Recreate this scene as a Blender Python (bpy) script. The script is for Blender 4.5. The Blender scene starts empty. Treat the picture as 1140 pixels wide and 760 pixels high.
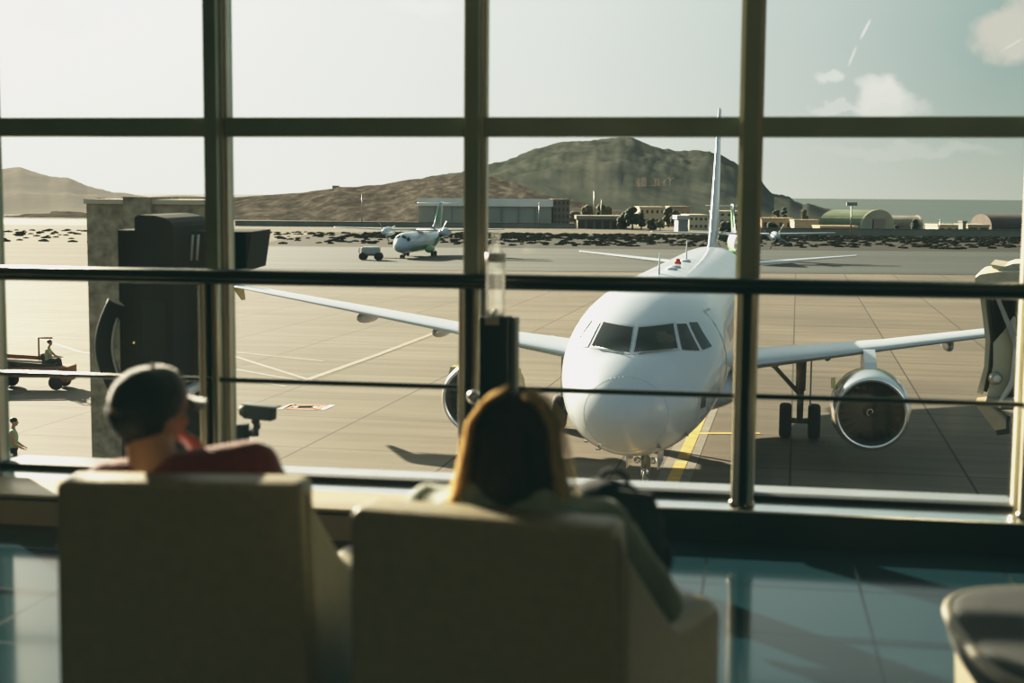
import bpy, bmesh, math, random
from mathutils import Vector, Matrix, noise
random.seed(7)
PI = math.pi
sin, cos, tan, atan = math.sin, math.cos, math.tan, math.atan
V = Vector
scene = bpy.context.scene
COL = scene.collection

# ------------------------------------------------------------------ camera
H = 1.5                     # eye height over the lounge floor
EYE = 7.9125                # eye height over the apron
GZ = H - EYE                # apron level
FPX = 1583.0
PITCH, ROLL = 0.102, 0.008
CF = V((0, cos(PITCH), -sin(PITCH)))
CR0, CU0 = V((1, 0, 0)), V((0, sin(PITCH), cos(PITCH)))
CR = CR0 * cos(ROLL) + CU0 * sin(ROLL)
CU = CU0 * cos(ROLL) - CR0 * sin(ROLL)
CAM = V((0, 0, H))

def ray(px, py):
    return CR * (px - 570) - CU * (py - 380) + CF * FPX
def PX(px, py, Y):          # the point of the place seen at (px, py), Y metres ahead
    d = ray(px, py)
    return CAM + d * (Y / d.y)
def GP(px, py, z=None):     # the point of the apron seen at (px, py)
    d = ray(px, py)
    z = GZ if z is None else z
    return CAM + d * ((z - H) / d.z)

# ------------------------------------------------------------------ materials
MATS = {}
def mat(name, col, rough=0.5, metal=0.0, var=0.0, scale=5.0, bump=0.0, spec=None, emit=None, estr=0.0, stretch=None, coat=0.0, sheen=0.0):
    if name in MATS: return MATS[name]
    m = bpy.data.materials.new(name); m.use_nodes = True
    nt = m.node_tree; b = nt.nodes['Principled BSDF']
    b.inputs['Base Color'].default_value = (*col, 1)
    b.inputs['Roughness'].default_value = rough
    b.inputs['Metallic'].default_value = metal
    if spec is not None: b.inputs['Specular IOR Level'].default_value = spec
    if coat: b.inputs['Coat Weight'].default_value = coat; b.inputs['Coat Roughness'].default_value = .08
    if sheen: b.inputs['Sheen Weight'].default_value = sheen; b.inputs['Sheen Roughness'].default_value = .4
    if emit:
        b.inputs['Emission Color'].default_value = (*emit, 1); b.inputs['Emission Strength'].default_value = estr
    tc = nt.nodes.new('ShaderNodeTexCoord')
    mp = nt.nodes.new('ShaderNodeMapping'); nt.links.new(tc.outputs['Object'], mp.inputs['Vector'])
    if stretch: mp.inputs['Scale'].default_value = stretch
    nz = nt.nodes.new('ShaderNodeTexNoise'); nz.inputs['Scale'].default_value = scale; nz.inputs['Detail'].default_value = 5
    nt.links.new(mp.outputs['Vector'], nz.inputs['Vector'])
    if var > 0:
        rp = nt.nodes.new('ShaderNodeMix'); rp.data_type = 'RGBA'
        rp.inputs['A'].default_value = (*[c * (1 - var) for c in col], 1)
        rp.inputs['B'].default_value = (*[min(1, c * (1 + var)) for c in col], 1)
        mr = nt.nodes.new('ShaderNodeMapRange'); mr.inputs['From Min'].default_value = .3; mr.inputs['From Max'].default_value = .7
        nt.links.new(nz.outputs['Fac'], mr.inputs['Value'])
        nt.links.new(mr.outputs['Result'], rp.inputs['Factor'])
        nt.links.new(rp.outputs['Result'], b.inputs['Base Color'])
    if bump > 0:
        bp = nt.nodes.new('ShaderNodeBump'); bp.inputs['Strength'].default_value = bump; bp.inputs['Distance'].default_value = .02
        nt.links.new(nz.outputs['Fac'], bp.inputs['Height']); nt.links.new(bp.outputs['Normal'], b.inputs['Normal'])
    MATS[name] = m
    return m

M_olive = mat('frame_olive', (.30, .35, .26), .3, .3, .15, 3)
M_frame = mat('frame_grey', (.72, .66, .53), .35, .4, .12, 4)
M_sill = mat('sill_metal', (.62, .63, .62), .25, .8, .08, 8)
M_black = mat('rubber_black', (.008, .01, .01), .6, 0, .1, 10)
M_steel = mat('brushed_steel', (.50, .47, .38), .28, .95, .1, 30, stretch=(1, 1, .1))
M_rail = mat('rail_dark_steel', (.055, .06, .05), .2, .8, .1, 8)
M_plinth = mat('plinth_metal', (.03, .036, .034), .25, .3, .2, 3)
M_chair = mat('olive_leather', (.22, .19, .115), .5, 0, .1, 40, .06)
M_chairtop = mat('ottoman_leather', (.016, .02, .02), .85, 0, .1, 30, .05)
M_white = mat('aircraft_white', (.53, .575, .62), .25, 0, .03, .6, coat=.4)
M_greyal = mat('aircraft_grey', (.50, .54, .57), .3, .25, .05, 1.0)
M_lip = mat('polished_lip', (.8, .8, .8), .18, .95, .04, 2)
M_cowl = mat('cowl_cream_yellow', (.55, .44, .16), .35, 0, .06, 1)
M_glassd = mat('cockpit_glass', (.010, .018, .018), .08, 0, .3, 2, spec=.3)
M_gear = mat('gear_metal', (.28, .28, .25), .45, .4, .2, 6)
M_tyre = mat('tyre_rubber', (.018, .018, .018), .8, 0, .2, 8)
M_fan = mat('fan_dark', (.010, .013, .014), .5, .1, .3, 6)
M_line = mat('panel_line', (.42, .45, .46), .5)
M_magenta = mat('livery_magenta', (.65, .05, .32), .4)
M_green = mat('livery_green', (.16, .42, .14), .4, 0, .1, 1)
M_skin = mat('skin', (.42, .22, .13), .55, 0, .1, 12)
M_hi = mat('hi_vis', (.30, .40, .20), .7, 0, .1, 6)
M_dark = mat('dark_cloth', (.02, .024, .026), .85, 0, .2, 20)
M_hairm = mat('hair_black', (.012, .010, .008), .6)

def glass_mat(name, dirt, seed):
    m = bpy.data.materials.new(name); m.use_nodes = True
    nt = m.node_tree; nt.nodes.clear(); N = nt.nodes.new; L = nt.links.new
    out = N('ShaderNodeOutputMaterial')
    tr = N('ShaderNodeBsdfTransparent'); tr.inputs[0].default_value = (.93, .955, .94, 1)
    gl = N('ShaderNodeBsdfGlossy'); gl.inputs['Roughness'].default_value = .0; gl.inputs['Color'].default_value = (1, 1, 1, 1)
    fr = N('ShaderNodeFresnel'); fr.inputs['IOR'].default_value = 1.30
    mx = N('ShaderNodeMixShader'); L(fr.outputs[0], mx.inputs[0]); L(tr.outputs[0], mx.inputs[1]); L(gl.outputs[0], mx.inputs[2])
    tl = N('ShaderNodeBsdfTranslucent'); tl.inputs['Color'].default_value = (.95, .88, .76, 1)
    tc = N('ShaderNodeTexCoord'); mp = N('ShaderNodeMapping'); L(tc.outputs['Object'], mp.inputs[0])
    mp.inputs['Scale'].default_value = (3, 3, .7); mp.inputs['Location'].default_value = (seed, seed * 1.7, 0)
    nz = N('ShaderNodeTexNoise'); nz.inputs['Scale'].default_value = 1.6; nz.inputs['Detail'].default_value = 6; L(mp.outputs[0], nz.inputs['Vector'])
    mr = N('ShaderNodeMapRange'); mr.inputs['From Min'].default_value = .25; mr.inputs['From Max'].default_value = .8
    mr.inputs['To Min'].default_value = dirt * .6; mr.inputs['To Max'].default_value = dirt * 1.4
    L(nz.outputs['Fac'], mr.inputs['Value'])
    m2 = N('ShaderNodeMixShader'); L(mr.outputs[0], m2.inputs[0]); L(mx.outputs[0], m2.inputs[1]); L(tl.outputs[0], m2.inputs[2])
    L(m2.outputs[0], out.inputs[0])
    return m

# ------------------------------------------------------------------ mesh builder
class MB:
    def __init__(s): s.v = []; s.f = []; s.m = []; s.sm = []
    def add(s, vs, fs, mi=0, smooth=False, M=None):
        o = len(s.v)
        for p in vs:
            p = V(p)
            s.v.append(M @ p if M else p)
        for f in fs: s.f.append([i + o for i in f]); s.m.append(mi); s.sm.append(smooth)
        return s
    def box(s, c, d, M=None, mi=0, bev=0.0):
        x, y, z = d[0] / 2, d[1] / 2, d[2] / 2
        if bev <= 0:
            vs = [V(c) + V((a * x, b * y, e * z)) for e in (-1, 1) for b in (-1, 1) for a in (-1, 1)]
            return s.add(vs, [(0, 2, 3, 1), (4, 5, 7, 6), (0, 1, 5, 4), (2, 6, 7, 3), (0, 4, 6, 2), (1, 3, 7, 5)], mi, False, M)
        bm = bmesh.new(); bmesh.ops.create_cube(bm, size=1)
        for v in bm.verts: v.co = V((v.co.x * d[0], v.co.y * d[1], v.co.z * d[2]))
        bmesh.ops.bevel(bm, geom=list(bm.edges), offset=min(bev, min(d) * .49), segments=3, profile=.5, affect='EDGES')
        bm.verts.index_update()
        vs = [v.co + V(c) for v in bm.verts]; fs = [[v.index for v in f.verts] for f in bm.faces]
        bm.free(); return s.add(vs, fs, mi, True, M)
    def tube(s, p0, p1, r0, r1=None, n=12, mi=0, cap=True, M=None):
        p0, p1 = V(p0), V(p1); r1 = r0 if r1 is None else r1
        d = (p1 - p0).normalized(); a = d.orthogonal().normalized(); b = d.cross(a)
        vs = [p0 + (a * cos(2 * PI * i / n) + b * sin(2 * PI * i / n)) * r0 for i in range(n)]
        vs += [p1 + (a * cos(2 * PI * i / n) + b * sin(2 * PI * i / n)) * r1 for i in range(n)]
        fs = [(i, (i + 1) % n, n + (i + 1) % n, n + i) for i in range(n)]
        s.add(vs, fs, mi, True, M)
        if cap: s.add(vs[:n], [tuple(range(n))[::-1]], mi, False, M); s.add(vs[n:], [tuple(range(n))], mi, False, M)
        return s
    def path(s, pts, r, n=8, mi=0, M=None):
        pts = [V(p) for p in pts]; rings = []; up = None
        for i, p in enumerate(pts):
            d = ((pts[min(i + 1, len(pts) - 1)] - p).normalized() + (p - pts[max(i - 1, 0)]).normalized()).normalized()
            a = d.orthogonal().normalized() if up is None else (up - d * up.dot(d)).normalized()
            up = a; b = d.cross(a)
            c = 1.0 if i in (0, len(pts) - 1) else 1 / max(.5, d.dot((pts[i + 1] - p).normalized()))
            rings.append([p + (a * cos(2 * PI * k / n) + b * sin(2 * PI * k / n)) * r * c for k in range(n)])
        return s.loft(rings, mi, True, True, True, M)
    def lathe(s, prof, n=32, axis='Z', mi=0, M=None, c=(0, 0, 0), smooth=True):
        vs = []; c = V(c)
        for (r, h) in prof:
            for i in range(n):
                a = 2 * PI * i / n
                if axis == 'Z': q = V((r * cos(a), r * sin(a), h))
                elif axis == 'Y': q = V((r * cos(a), h, r * sin(a)))
                else: q = V((h, r * cos(a), r * sin(a)))
                vs.append(q + c)
        fs = []
        for k in range(len(prof) - 1):
            for i in range(n):
                j = (i + 1) % n
                fs.append((k * n + i, k * n + j, (k + 1) * n + j, (k + 1) * n + i))
        return s.add(vs, fs, mi, smooth, M)
    def sphere(s, c, r, n=16, mi=0, M=None):
        r = (r, r, r) if not hasattr(r, '__len__') else r
        h = n // 2; vs = []; c = V(c)
        for k in range(h + 1):
            t = PI * k / h
            for i in range(n):
                a = 2 * PI * i / n
                vs.append(c + V((r[0] * sin(t) * cos(a), r[1] * sin(t) * sin(a), r[2] * cos(t))))
        fs = [(k * n + i, (k + 1) * n + i, (k + 1) * n + (i + 1) % n, k * n + (i + 1) % n) for k in range(h) for i in range(n)]
        return s.add(vs, fs, mi, True, M)
    def loft(s, rings, mi=0, caps=True, smooth=True, closed=True, M=None):
        n = len(rings[0]); vs = [p for r in rings for p in r]; fs = []
        for k in range(len(rings) - 1):
            for i in range(n if closed else n - 1):
                j = (i + 1) % n
                fs.append((k * n + i, k * n + j, (k + 1) * n + j, (k + 1) * n + i))
        s.add(vs, fs, mi, smooth, M)
        if caps: s.add(rings[0], [tuple(range(n))[::-1]], mi, False, M); s.add(rings[-1], [tuple(range(n))], mi, False, M)
        return s
    def prism(s, poly, axis, a, b, mi=0, M=None):   # polygon of 2-tuples pushed along an axis from a to b
        def mk(p, h):
            return V((h, p[0], p[1])) if axis == 'X' else (V((p[0], h, p[1])) if axis == 'Y' else V((p[0], p[1], h)))
        n = len(poly); vs = [mk(p, a) for p in poly] + [mk(p, b) for p in poly]
        fs = [(i, (i + 1) % n, n + (i + 1) % n, n + i) for i in range(n)] + [tuple(range(n))[::-1], tuple(range(n, 2 * n))]
        return s.add(vs, fs, mi, False, M)
    def mesh(s, name, mats, normals=True):
        me = bpy.data.meshes.new(name)
        me.from_pydata([tuple(p) for p in s.v], [], s.f)
        for m in (mats if isinstance(mats, (list, tuple)) else [mats]): me.materials.append(m)
        for p, mi, sm in zip(me.polygons, s.m, s.sm): p.material_index = mi; p.use_smooth = sm
        bm = bmesh.new(); bm.from_mesh(me)
        bmesh.ops.remove_doubles(bm, verts=bm.verts, dist=1e-5)
        if normals: bmesh.ops.recalc_face_normals(bm, faces=bm.faces)
        bm.to_mesh(me); bm.free(); me.update()
        return me
    def obj(s, name, mats, parent=None, label=None, smooth_angle=None):
        o = bpy.data.objects.new(name, s.mesh(name, mats)); COL.objects.link(o)
        if parent: o.parent = parent
        if label: o['label'] = label
        return o

def thing(name, label, cat, loc=(0, 0, 0), rz=0.0, group=None):
    o = bpy.data.objects.new(name, None); COL.objects.link(o)
    o.location = loc; o.rotation_euler = (0, 0, rz); o.empty_display_size = .2
    o['label'] = label; o['category'] = cat
    if group: o['group'] = group
    return o
def tag(o, label, cat, group=None):
    o['label'] = label; o['category'] = cat
    if group: o['group'] = group
    return o
def struct(o, label=None, kind='structure', cat=None):
    o['kind'] = kind
    if label: o['label'] = label
    if cat: o['category'] = cat
    return o
def dup(root, loc, rz, label, group=None, scale=None):
    r = root.copy(); COL.objects.link(r); r.location = loc; r.rotation_euler = (0, 0, rz); r['label'] = label
    if group: r['group'] = group
    if scale: r.scale = scale
    for ch in list(root.children):
        c = ch.copy(); COL.objects.link(c); c.parent = r
        for g in list(ch.children):
            d = g.copy(); COL.objects.link(d); d.parent = c
    return r
def rz_dir(a): return V((cos(a), sin(a), 0))

# ---- blobs: capsules and ellipsoids fused into one continuous surface
def blob(name, parts, mats, parent, voxel=.008, smooth=6, paint=None, label=None, disp=None):
    mb = MB()
    for p in parts:
        if p[0] == 'c':
            _, a, ra, b, rb = p
            a, b = V(a), V(b); mb.tube(a, b, ra, rb, 16); mb.sphere(a, ra, 16); mb.sphere(b, rb, 16)
        elif p[0] == 'e':
            _, c, r, R = p
            mb.sphere((0, 0, 0), r, 20, 0, Matrix.Translation(c) @ (R or Matrix.Identity(4)))
        elif p[0] == 'b':
            _, c, d, R, bv = p
            mb.box((0, 0, 0), d, Matrix.Translation(c) @ (R or Matrix.Identity(4)), 0, bv)
    me = bpy.data.meshes.new(name); me.from_pydata([tuple(v) for v in mb.v], [], mb.f)
    bm = bmesh.new(); bm.from_mesh(me); bmesh.ops.remove_doubles(bm, verts=bm.verts, dist=1e-5)
    bmesh.ops.recalc_face_normals(bm, faces=bm.faces); bm.to_mesh(me); bm.free()
    t = bpy.data.objects.new('tmp', me); COL.objects.link(t)
    r = t.modifiers.new('r', 'REMESH'); r.mode = 'VOXEL'; r.voxel_size = voxel
    if smooth:
        q = t.modifiers.new('s', 'SMOOTH'); q.factor = .5; q.iterations = smooth
    dg = bpy.context.evaluated_depsgraph_get(); dg.update()
    m2 = bpy.data.meshes.new_from_object(t.evaluated_get(dg))
    bpy.data.objects.remove(t); bpy.data.meshes.remove(me)
    m2.name = name; m2.materials.clear()
    for m in (mats if isinstance(mats, (list, tuple)) else [mats]): m2.materials.append(m)
    if disp:
        for v in m2.vertices: v.co = disp(v.co)
    for p in m2.polygons:
        p.use_smooth = True
        p.material_index = paint(p.center) if paint else 0
    o = bpy.data.objects.new(name, m2); COL.objects.link(o)
    if parent: o.parent = parent
    if label: o['label'] = label
    return o
def rot(ax, deg): return Matrix.Rotation(math.radians(deg), 4, ax)

# ================================================================== LOUNGE SHELL
AL = 0.1689
WO = V((-1.3687, 6.659, 0))
WU = V((cos(AL), -sin(AL), 0)); WN = V((sin(AL), cos(AL), 0))
WM = Matrix(((WU.x, WN.x, 0, WO.x), (WU.y, WN.y, 0, WO.y), (0, 0, 1, 0), (0, 0, 0, 1)))   # wall frame: u along glass, v outwards, z up
def WP(u, v, z): return WM @ V((u, v, z))
MU = [-3.62, -2.40, -1.178, 0.0, 1.2185, 2.437, 3.640, 4.84, 6.05]
CEIL = 3.9
ROOM_U0, ROOM_U1, ROOM_V = MU[0] - .05, MU[-1] + .05, -12.0

def floor_material():
    m = bpy.data.materials.new('polished_floor_tiles'); m.use_nodes = True
    nt = m.node_tree; b = nt.nodes['Principled BSDF']; N = nt.nodes.new; L = nt.links.new
    tc = N('ShaderNodeTexCoord'); mp = N('ShaderNodeMapping'); L(tc.outputs['Object'], mp.inputs[0])
    mp.inputs['Location'].default_value = (.1, .25, 0)
    br = N('ShaderNodeTexBrick'); br.offset = 0; br.inputs['Scale'].default_value = 1
    br.inputs['Brick Width'].default_value = .6; br.inputs['Row Height'].default_value = .6; br.inputs['Mortar Size'].default_value = .006
    br.inputs['Color1'].default_value = (.010, .034, .046, 1); br.inputs['Color2'].default_value = (.013, .040, .052, 1); br.inputs['Mortar'].default_value = (.002, .006, .008, 1)
    L(mp.outputs[0], br.inputs['Vector']); L(br.outputs['Color'], b.inputs['Base Color'])
    mr = N('ShaderNodeMapRange'); mr.inputs['To Min'].default_value = .10; mr.inputs['To Max'].default_value = .22; b.inputs['Specular Tint'].default_value = (.66, .80, .86, 1); L(br.outputs['Fac'], mr.inputs['Value'])
    L(mr.outputs[0], b.inputs['Roughness']); b.inputs['IOR'].default_value = 1.47
    return m
M_floor = floor_material()
M_wall = mat('wall_paint_dim', (.42, .40, .33), .8, 0, .08, 2)
M_ceil = mat('ceiling_panels', (.45, .43, .37), .8, 0, .06, 3)

def quadbox(name, u0, u1, v0, v1, z0, z1, m):
    mb = MB().box(((u0 + u1) / 2, (v0 + v1) / 2, (z0 + z1) / 2), (u1 - u0, v1 - v0, z1 - z0))
    o = mb.obj(name, m); o.matrix_world = WM; return o
struct(quadbox('floor', ROOM_U0, ROOM_U1, ROOM_V, .02, -.12, 0, M_floor), 'dark polished tile floor of the lounge')
struct(quadbox('ceiling', ROOM_U0, ROOM_U1, ROOM_V, .1, CEIL, CEIL + .2, M_ceil), 'dim lounge ceiling')
struct(quadbox('wall_back', ROOM_U0, ROOM_U1, ROOM_V - .15, ROOM_V, -.12, CEIL + .2, M_wall), 'dim wall at the back of the lounge')
struct(quadbox('wall_left', ROOM_U0 - .15, ROOM_U0, ROOM_V, .1, -.12, CEIL + .2, M_wall), 'dim left wall of the lounge')
struct(quadbox('wall_right', ROOM_U1, ROOM_U1 + .15, ROOM_V, .1, -.12, CEIL + .2, mat('wall_dark_panels', (.05, .05, .042), .8, 0, .1, 2)), 'dim right wall of the lounge')
TZ = 1.8046
# floor slab edge and apron-side wall under the lounge
struct(quadbox('wall_outer', ROOM_U0 - .15, ROOM_U1 + .15, .10, .18, GZ, -.02, mat('terminal_cladding', (.09, .095, .10), .7, 0, .1, 1)), 'outer terminal wall below the lounge windows')

# mullions
for i, u in enumerate(MU):
    mb = MB().box((u, -.048, CEIL / 2 + .05), (.060, .115, CEIL - .1), None, 0).box((u, .0, CEIL / 2 + .05), (.104, .055, CEIL - .1), None, 1)
    mb.box((u, .06, CEIL / 2 + .05), (.07, .07, CEIL - .1), None, 0)
    mb.box((u + .036, -.04, CEIL / 2 + .05), (.010, .03, CEIL - .1), None, 2)
    o = mb.obj('trim_%d' % (i + 1), [M_olive, M_frame, M_steel]); o.matrix_world = WM
    struct(o, 'olive grey aluminium window mullion')
# window bays
for i in range(len(MU) - 1):
    u0, u1 = MU[i] + .05, MU[i + 1] - .05; uc, w = (u0 + u1) / 2, u1 - u0
    e = bpy.data.objects.new('window_%d' % (i + 1), None); COL.objects.link(e); e.matrix_world = WM; struct(e, 'tall glazed window bay of the lounge')
    dirt = [.003, .003, .003, .0025, .002, .0015, .0015, .0015][i]
    g = glass_mat('window_glass_%d' % (i + 1), dirt, i * 3.1)
    for (z0, z1) in ((.19, TZ - .04), (TZ + .04, 3.05), (3.13, CEIL - .02)):
        MB().add([(u0, 0, z0), (u1, 0, z0), (u1, 0, z1), (u0, 0, z1)], [(0, 1, 2, 3)]).obj('pane', g, e)
    for z in (TZ, 3.09):
        MB().box((uc, -.012, z), (w, .08, .086)).obj('transom', M_olive, e)
    MB().box((uc, .0, .172), (w, .07, .034)).obj('gasket', M_black, e)
    MB().prism([(.04, .188), (.24, .178), (.24, .15), (.04, .15)], 'X', u0 - .02, u1 + .02).obj('outer_sill', M_sill, e)
    MB().box((uc, 0, CEIL - .03), (w, .07, .06)).obj('head_rail', M_olive, e)
# plinth (base of glazing)
mb = MB().box(((ROOM_U0 + ROOM_U1) / 2, -.04, .07), (ROOM_U1 - ROOM_U0, .19, .14))
o = mb.obj('baseboard_front', M_plinth); o.matrix_world = WM; struct(o, 'low dark metal plinth under the windows')
mb = MB().prism([(-.038, .166), (-.150, .143), (-.152, .136), (-.146, .130), (-.038, .130)], 'X', ROOM_U0, ROOM_U1)
o = mb.obj('trim_20', mat('nosing_bright', (.85, .87, .86), .16, .9, .04, 8)); o.matrix_world = WM; struct(o, 'bright metal nosing along the top of the plinth')

# guard rail
gr = thing('guard_rail', 'dark tubular steel guard rail with thin lower bar along the window', 'railing', tuple(WP(1.2, -.14, .1)), -AL)
def gl(u, v, z): return (u - 1.2, v + .14, z - .1)
def oval(mb, u0, u1, v, z, ry, rz_, n=16):
    rings = []
    for u in (u0, u1): rings.append([V(gl(u, v + ry * cos(2 * PI * k / n), z + rz_ * sin(2 * PI * k / n))) for k in range(n)])
    mb.loft(rings)
mb = MB(); oval(mb, MU[0], MU[-1], -.16, 1.128, .03, .029); mb.obj('top_rail', M_rail, gr)
mb = MB(); oval(mb, MU[0], MU[-1], -.16, 1.100, .024, .013); mb.obj('under_channel', M_rail, gr)
mb = MB(); oval(mb, MU[0], MU[-1], -.14, .645, .012, .012); mb.obj('lower_bar', M_rail, gr)
for u in MU:
    mb = MB().box(gl(u - .030, -.14, .63), (.032, .05, .95), None, 0, .008).box(gl(u, -.125, .63), (.035, .02, .95), None, 1)
    p = mb.obj('post', [M_frame, M_black], gr)
    mb = MB().box(gl(u + .032, -.14, .63), (.034, .05, .95), None, 0, .012).obj('post_face', M_steel, p)
    mb = MB()
    for s in (-1, 1): mb.sphere(gl(u + s * .034, -.145, .172), (.024, .028, .022), 12)
    mb.obj('foot', M_steel, p)

# ================================================================== CHAIRS
def rrect(x0, x1, z0, z1, r, y, n=5):
    pts = []; r = min(r, (x1 - x0) * .49, (z1 - z0) * .49)
    for (cx, cz, a0) in ((x1 - r, z1 - r, 0), (x0 + r, z1 - r, 90), (x0 + r, z0 + r, 180), (x1 - r, z0 + r, 270)):
        for k in range(n + 1):
            a = math.radians(a0 + 90 * k / n); pts.append(V((cx + r * cos(a), y, cz + r * sin(a))))
    return pts
def make_chair(loc, rz, label, group=None):
    t = thing('lounge_chair', label, 'chair', loc, rz, group)
    # backrest: tall slab, slightly tapered, soft edges
    rings = []
    for (y, ins) in ((-.062, .012), (-.060, .004), (-.05, 0), (.05, 0), (.068, .012), (.075, .03)):
        rg = rrect(-.272 + ins, .272 - ins, .10 + ins, .872 - ins, .022, 0, 6)
        for p in rg:
            k = (p.z - .1) / .77
            p.x *= 1.06 - .06 * k; p.y = y + .03 * (1 - k)
        rings.append(rg)
    MB().loft(rings).obj('backrest', M_chair, t)
    rings = []
    for (y, ins) in ((.09, .02), (.1, 0), (.56, 0), (.60, .012), (.62, .04)):
        rings.append(rrect(-.205 + ins, .205 - ins, .25 + ins, .37 - ins, .04, y))
    MB().loft(rings).obj('seat_cushion', M_chair, t)
    for s in (-1, 1):
        rings = []
        for k in range(11):
            q = k / 10; y = -.03 + .63 * q
            top = .865 - .275 * (min(1, q * 1.9) ** .9); wd = .085 + .065 * q
            xi = .195 + .05 * q; ins = 0 if k < 10 else .02
            rg = rrect(xi + ins, xi + wd - ins, .10, top - ins, wd * .42, y, 6)
            for p in rg: p.x *= s
            rings.append(rg if s > 0 else rg[::-1])
        rg = [p.copy() for p in rings[-1]]; cx = s * (.245 + .075)
        for p in rg: p.x = cx + (p.x - cx) * .6; p.z = .33 + (p.z - .33) * .85; p.y += .022
        rings.append(rg)
        MB().loft(rings).obj('armrest', M_chair, t)
    MB().box((0, .28, .175), (.40, .58, .15), None, 0, .01).obj('seat_base', M_chair, t)
    for sx in (-1, 1):
        for y in (.02, .54): MB().tube((sx * .24, y, 0), (sx * .24, y, .11), .018, .022, 12).obj('leg', M_gear, t)
    return t
C1 = (-.722, 3.11, 0); R1 = -.03
C2 = (-.047, 2.79, 0); R2 = -math.radians(17.5)
chair1 = make_chair(C1, R1, 'olive leather lounge chair that the man in the cap sits in')
chair2 = dup(chair1, C2, R2, 'olive leather lounge chair that the long-haired woman sits in')

# rounded ottoman at the right
ot = thing('ottoman', 'rounded low upholstered lounge seat cut off beside the right edge', 'ottoman', (1.545, 3.30, 0), -.1)
def sq(rx, ry, z, n=48, e=.55):
    o = []
    for i in range(n):
        a = 2 * PI * i / n; c, s_ = cos(a), sin(a)
        o.append(V((rx * math.copysign(abs(c) ** e, c), ry * math.copysign(abs(s_) ** e, s_), z)))
    return o
MB().loft([sq(.40, .40, .05), sq(.42, .42, .06), sq(.435, .435, .36), sq(.43, .43, .37)]).obj('base', M_chair, ot)
MB().loft([sq(.43, .43, .365), sq(.45, .45, .38), sq(.458, .458, .425), sq(.454, .454, .447), sq(.442, .442, .462), sq(.42, .42, .468), sq(.36, .36, .469), sq(.02, .02, .470)]).obj('seat_cushion', M_chairtop, ot)
rg = sq(.452, .452, .446, 96); n_ = len(rg); rings = []
for i in range(n_):
    tdir = (rg[(i + 1) % n_] - rg[i - 1]).normalized(); o_ = V((tdir.y, -tdir.x, 0))
    rings.append([rg[i] + o_ * .017 * cos(2 * PI * k / 10) + V((0, 0, .017 * sin(2 * PI * k / 10))) for k in range(10)])
MB().loft(rings + [rings[0]], caps=False).obj('sunlit_rim', mat('sunlit_rim_cream', (.16, .145, .10), .5), ot)  # sunlight on the rounded cushion edge, put in as a paler rim
for sx in (-1, 1):
    for sy in (-1, 1): MB().tube((sx * .3, sy * .3, 0), (sx * .3, sy * .3, .06), .02, .02, 12).obj('foot', M_gear, ot)

# ================================================================== PEOPLE
OFF = V((0, .33, 0))
def person_root(chair_loc, rz, label):
    M = Matrix.Translation(chair_loc) @ Matrix.Rotation(rz, 4, 'Z')
    return thing('person', label, 'person', tuple(M @ OFF), rz)
def sh(parts):               # chair coordinates -> person coordinates
    out = []
    for p in parts:
        if p[0] == 'c': out.append(('c', V(p[1]) - OFF, p[2], V(p[3]) - OFF, p[4]))
        elif p[0] == 'e': out.append(('e', V(p[1]) - OFF, p[2], p[3]))
        else: out.append(('b', V(p[1]) - OFF, p[2], p[3], p[4]))
    return out
def head_parts(c, yaw, tilt=0, nod=0, s=1.0):
    R = rot('Z', yaw) @ rot('X', nod) @ rot('Y', tilt)
    T = lambda x, y, z: V(c) + (R @ V((x * s, y * s, z * s)))
    P = [('e', T(0, -.012, .028), (.074 * s, .094 * s, .088 * s), R),     # cranium
         ('e', T(0, .028, -.035), (.060 * s, .066 * s, .075 * s), R),     # face
         ('e', T(0, .052, -.092), (.032 * s, .030 * s, .024 * s), R),     # chin
         ('c', T(-.045, .01, -.07), .022 * s, T(-.012, .055, -.092), .020 * s),
         ('c', T(.045, .01, -.07), .022 * s, T(.012, .055, -.092), .020 * s),
         ('c', T(0, .088, .008), .009 * s, T(0, .106, -.032), .014 * s),  # nose
         ('e', T(-.012, .094, -.036), (.009 * s, .009 * s, .008 * s), R), ('e', T(.012, .094, -.036), (.009 * s, .009 * s, .008 * s), R),
         ('c', T(-.04, .080, .022), .011 * s, T(.04, .080, .022), .011 * s),   # brow
         ('c', T(-.02, .084, -.062), .008 * s, T(.02, .084, -.062), .008 * s), # upper lip
         ('c', T(-.016, .082, -.073), .009 * s, T(.016, .082, -.073), .009 * s),
         ('e', T(-.040, .070, -.018), (.022 * s, .018 * s, .018 * s), R), ('e', T(.040, .070, -.018), (.022 * s, .018 * s, .018 * s), R)]
    for q in (-1, 1): P.append(('e', T(q * .076, -.006, -.012), (.011 * s, .020 * s, .032 * s), R @ rot('Z', q * 18)))
    return P, T, R
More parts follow.
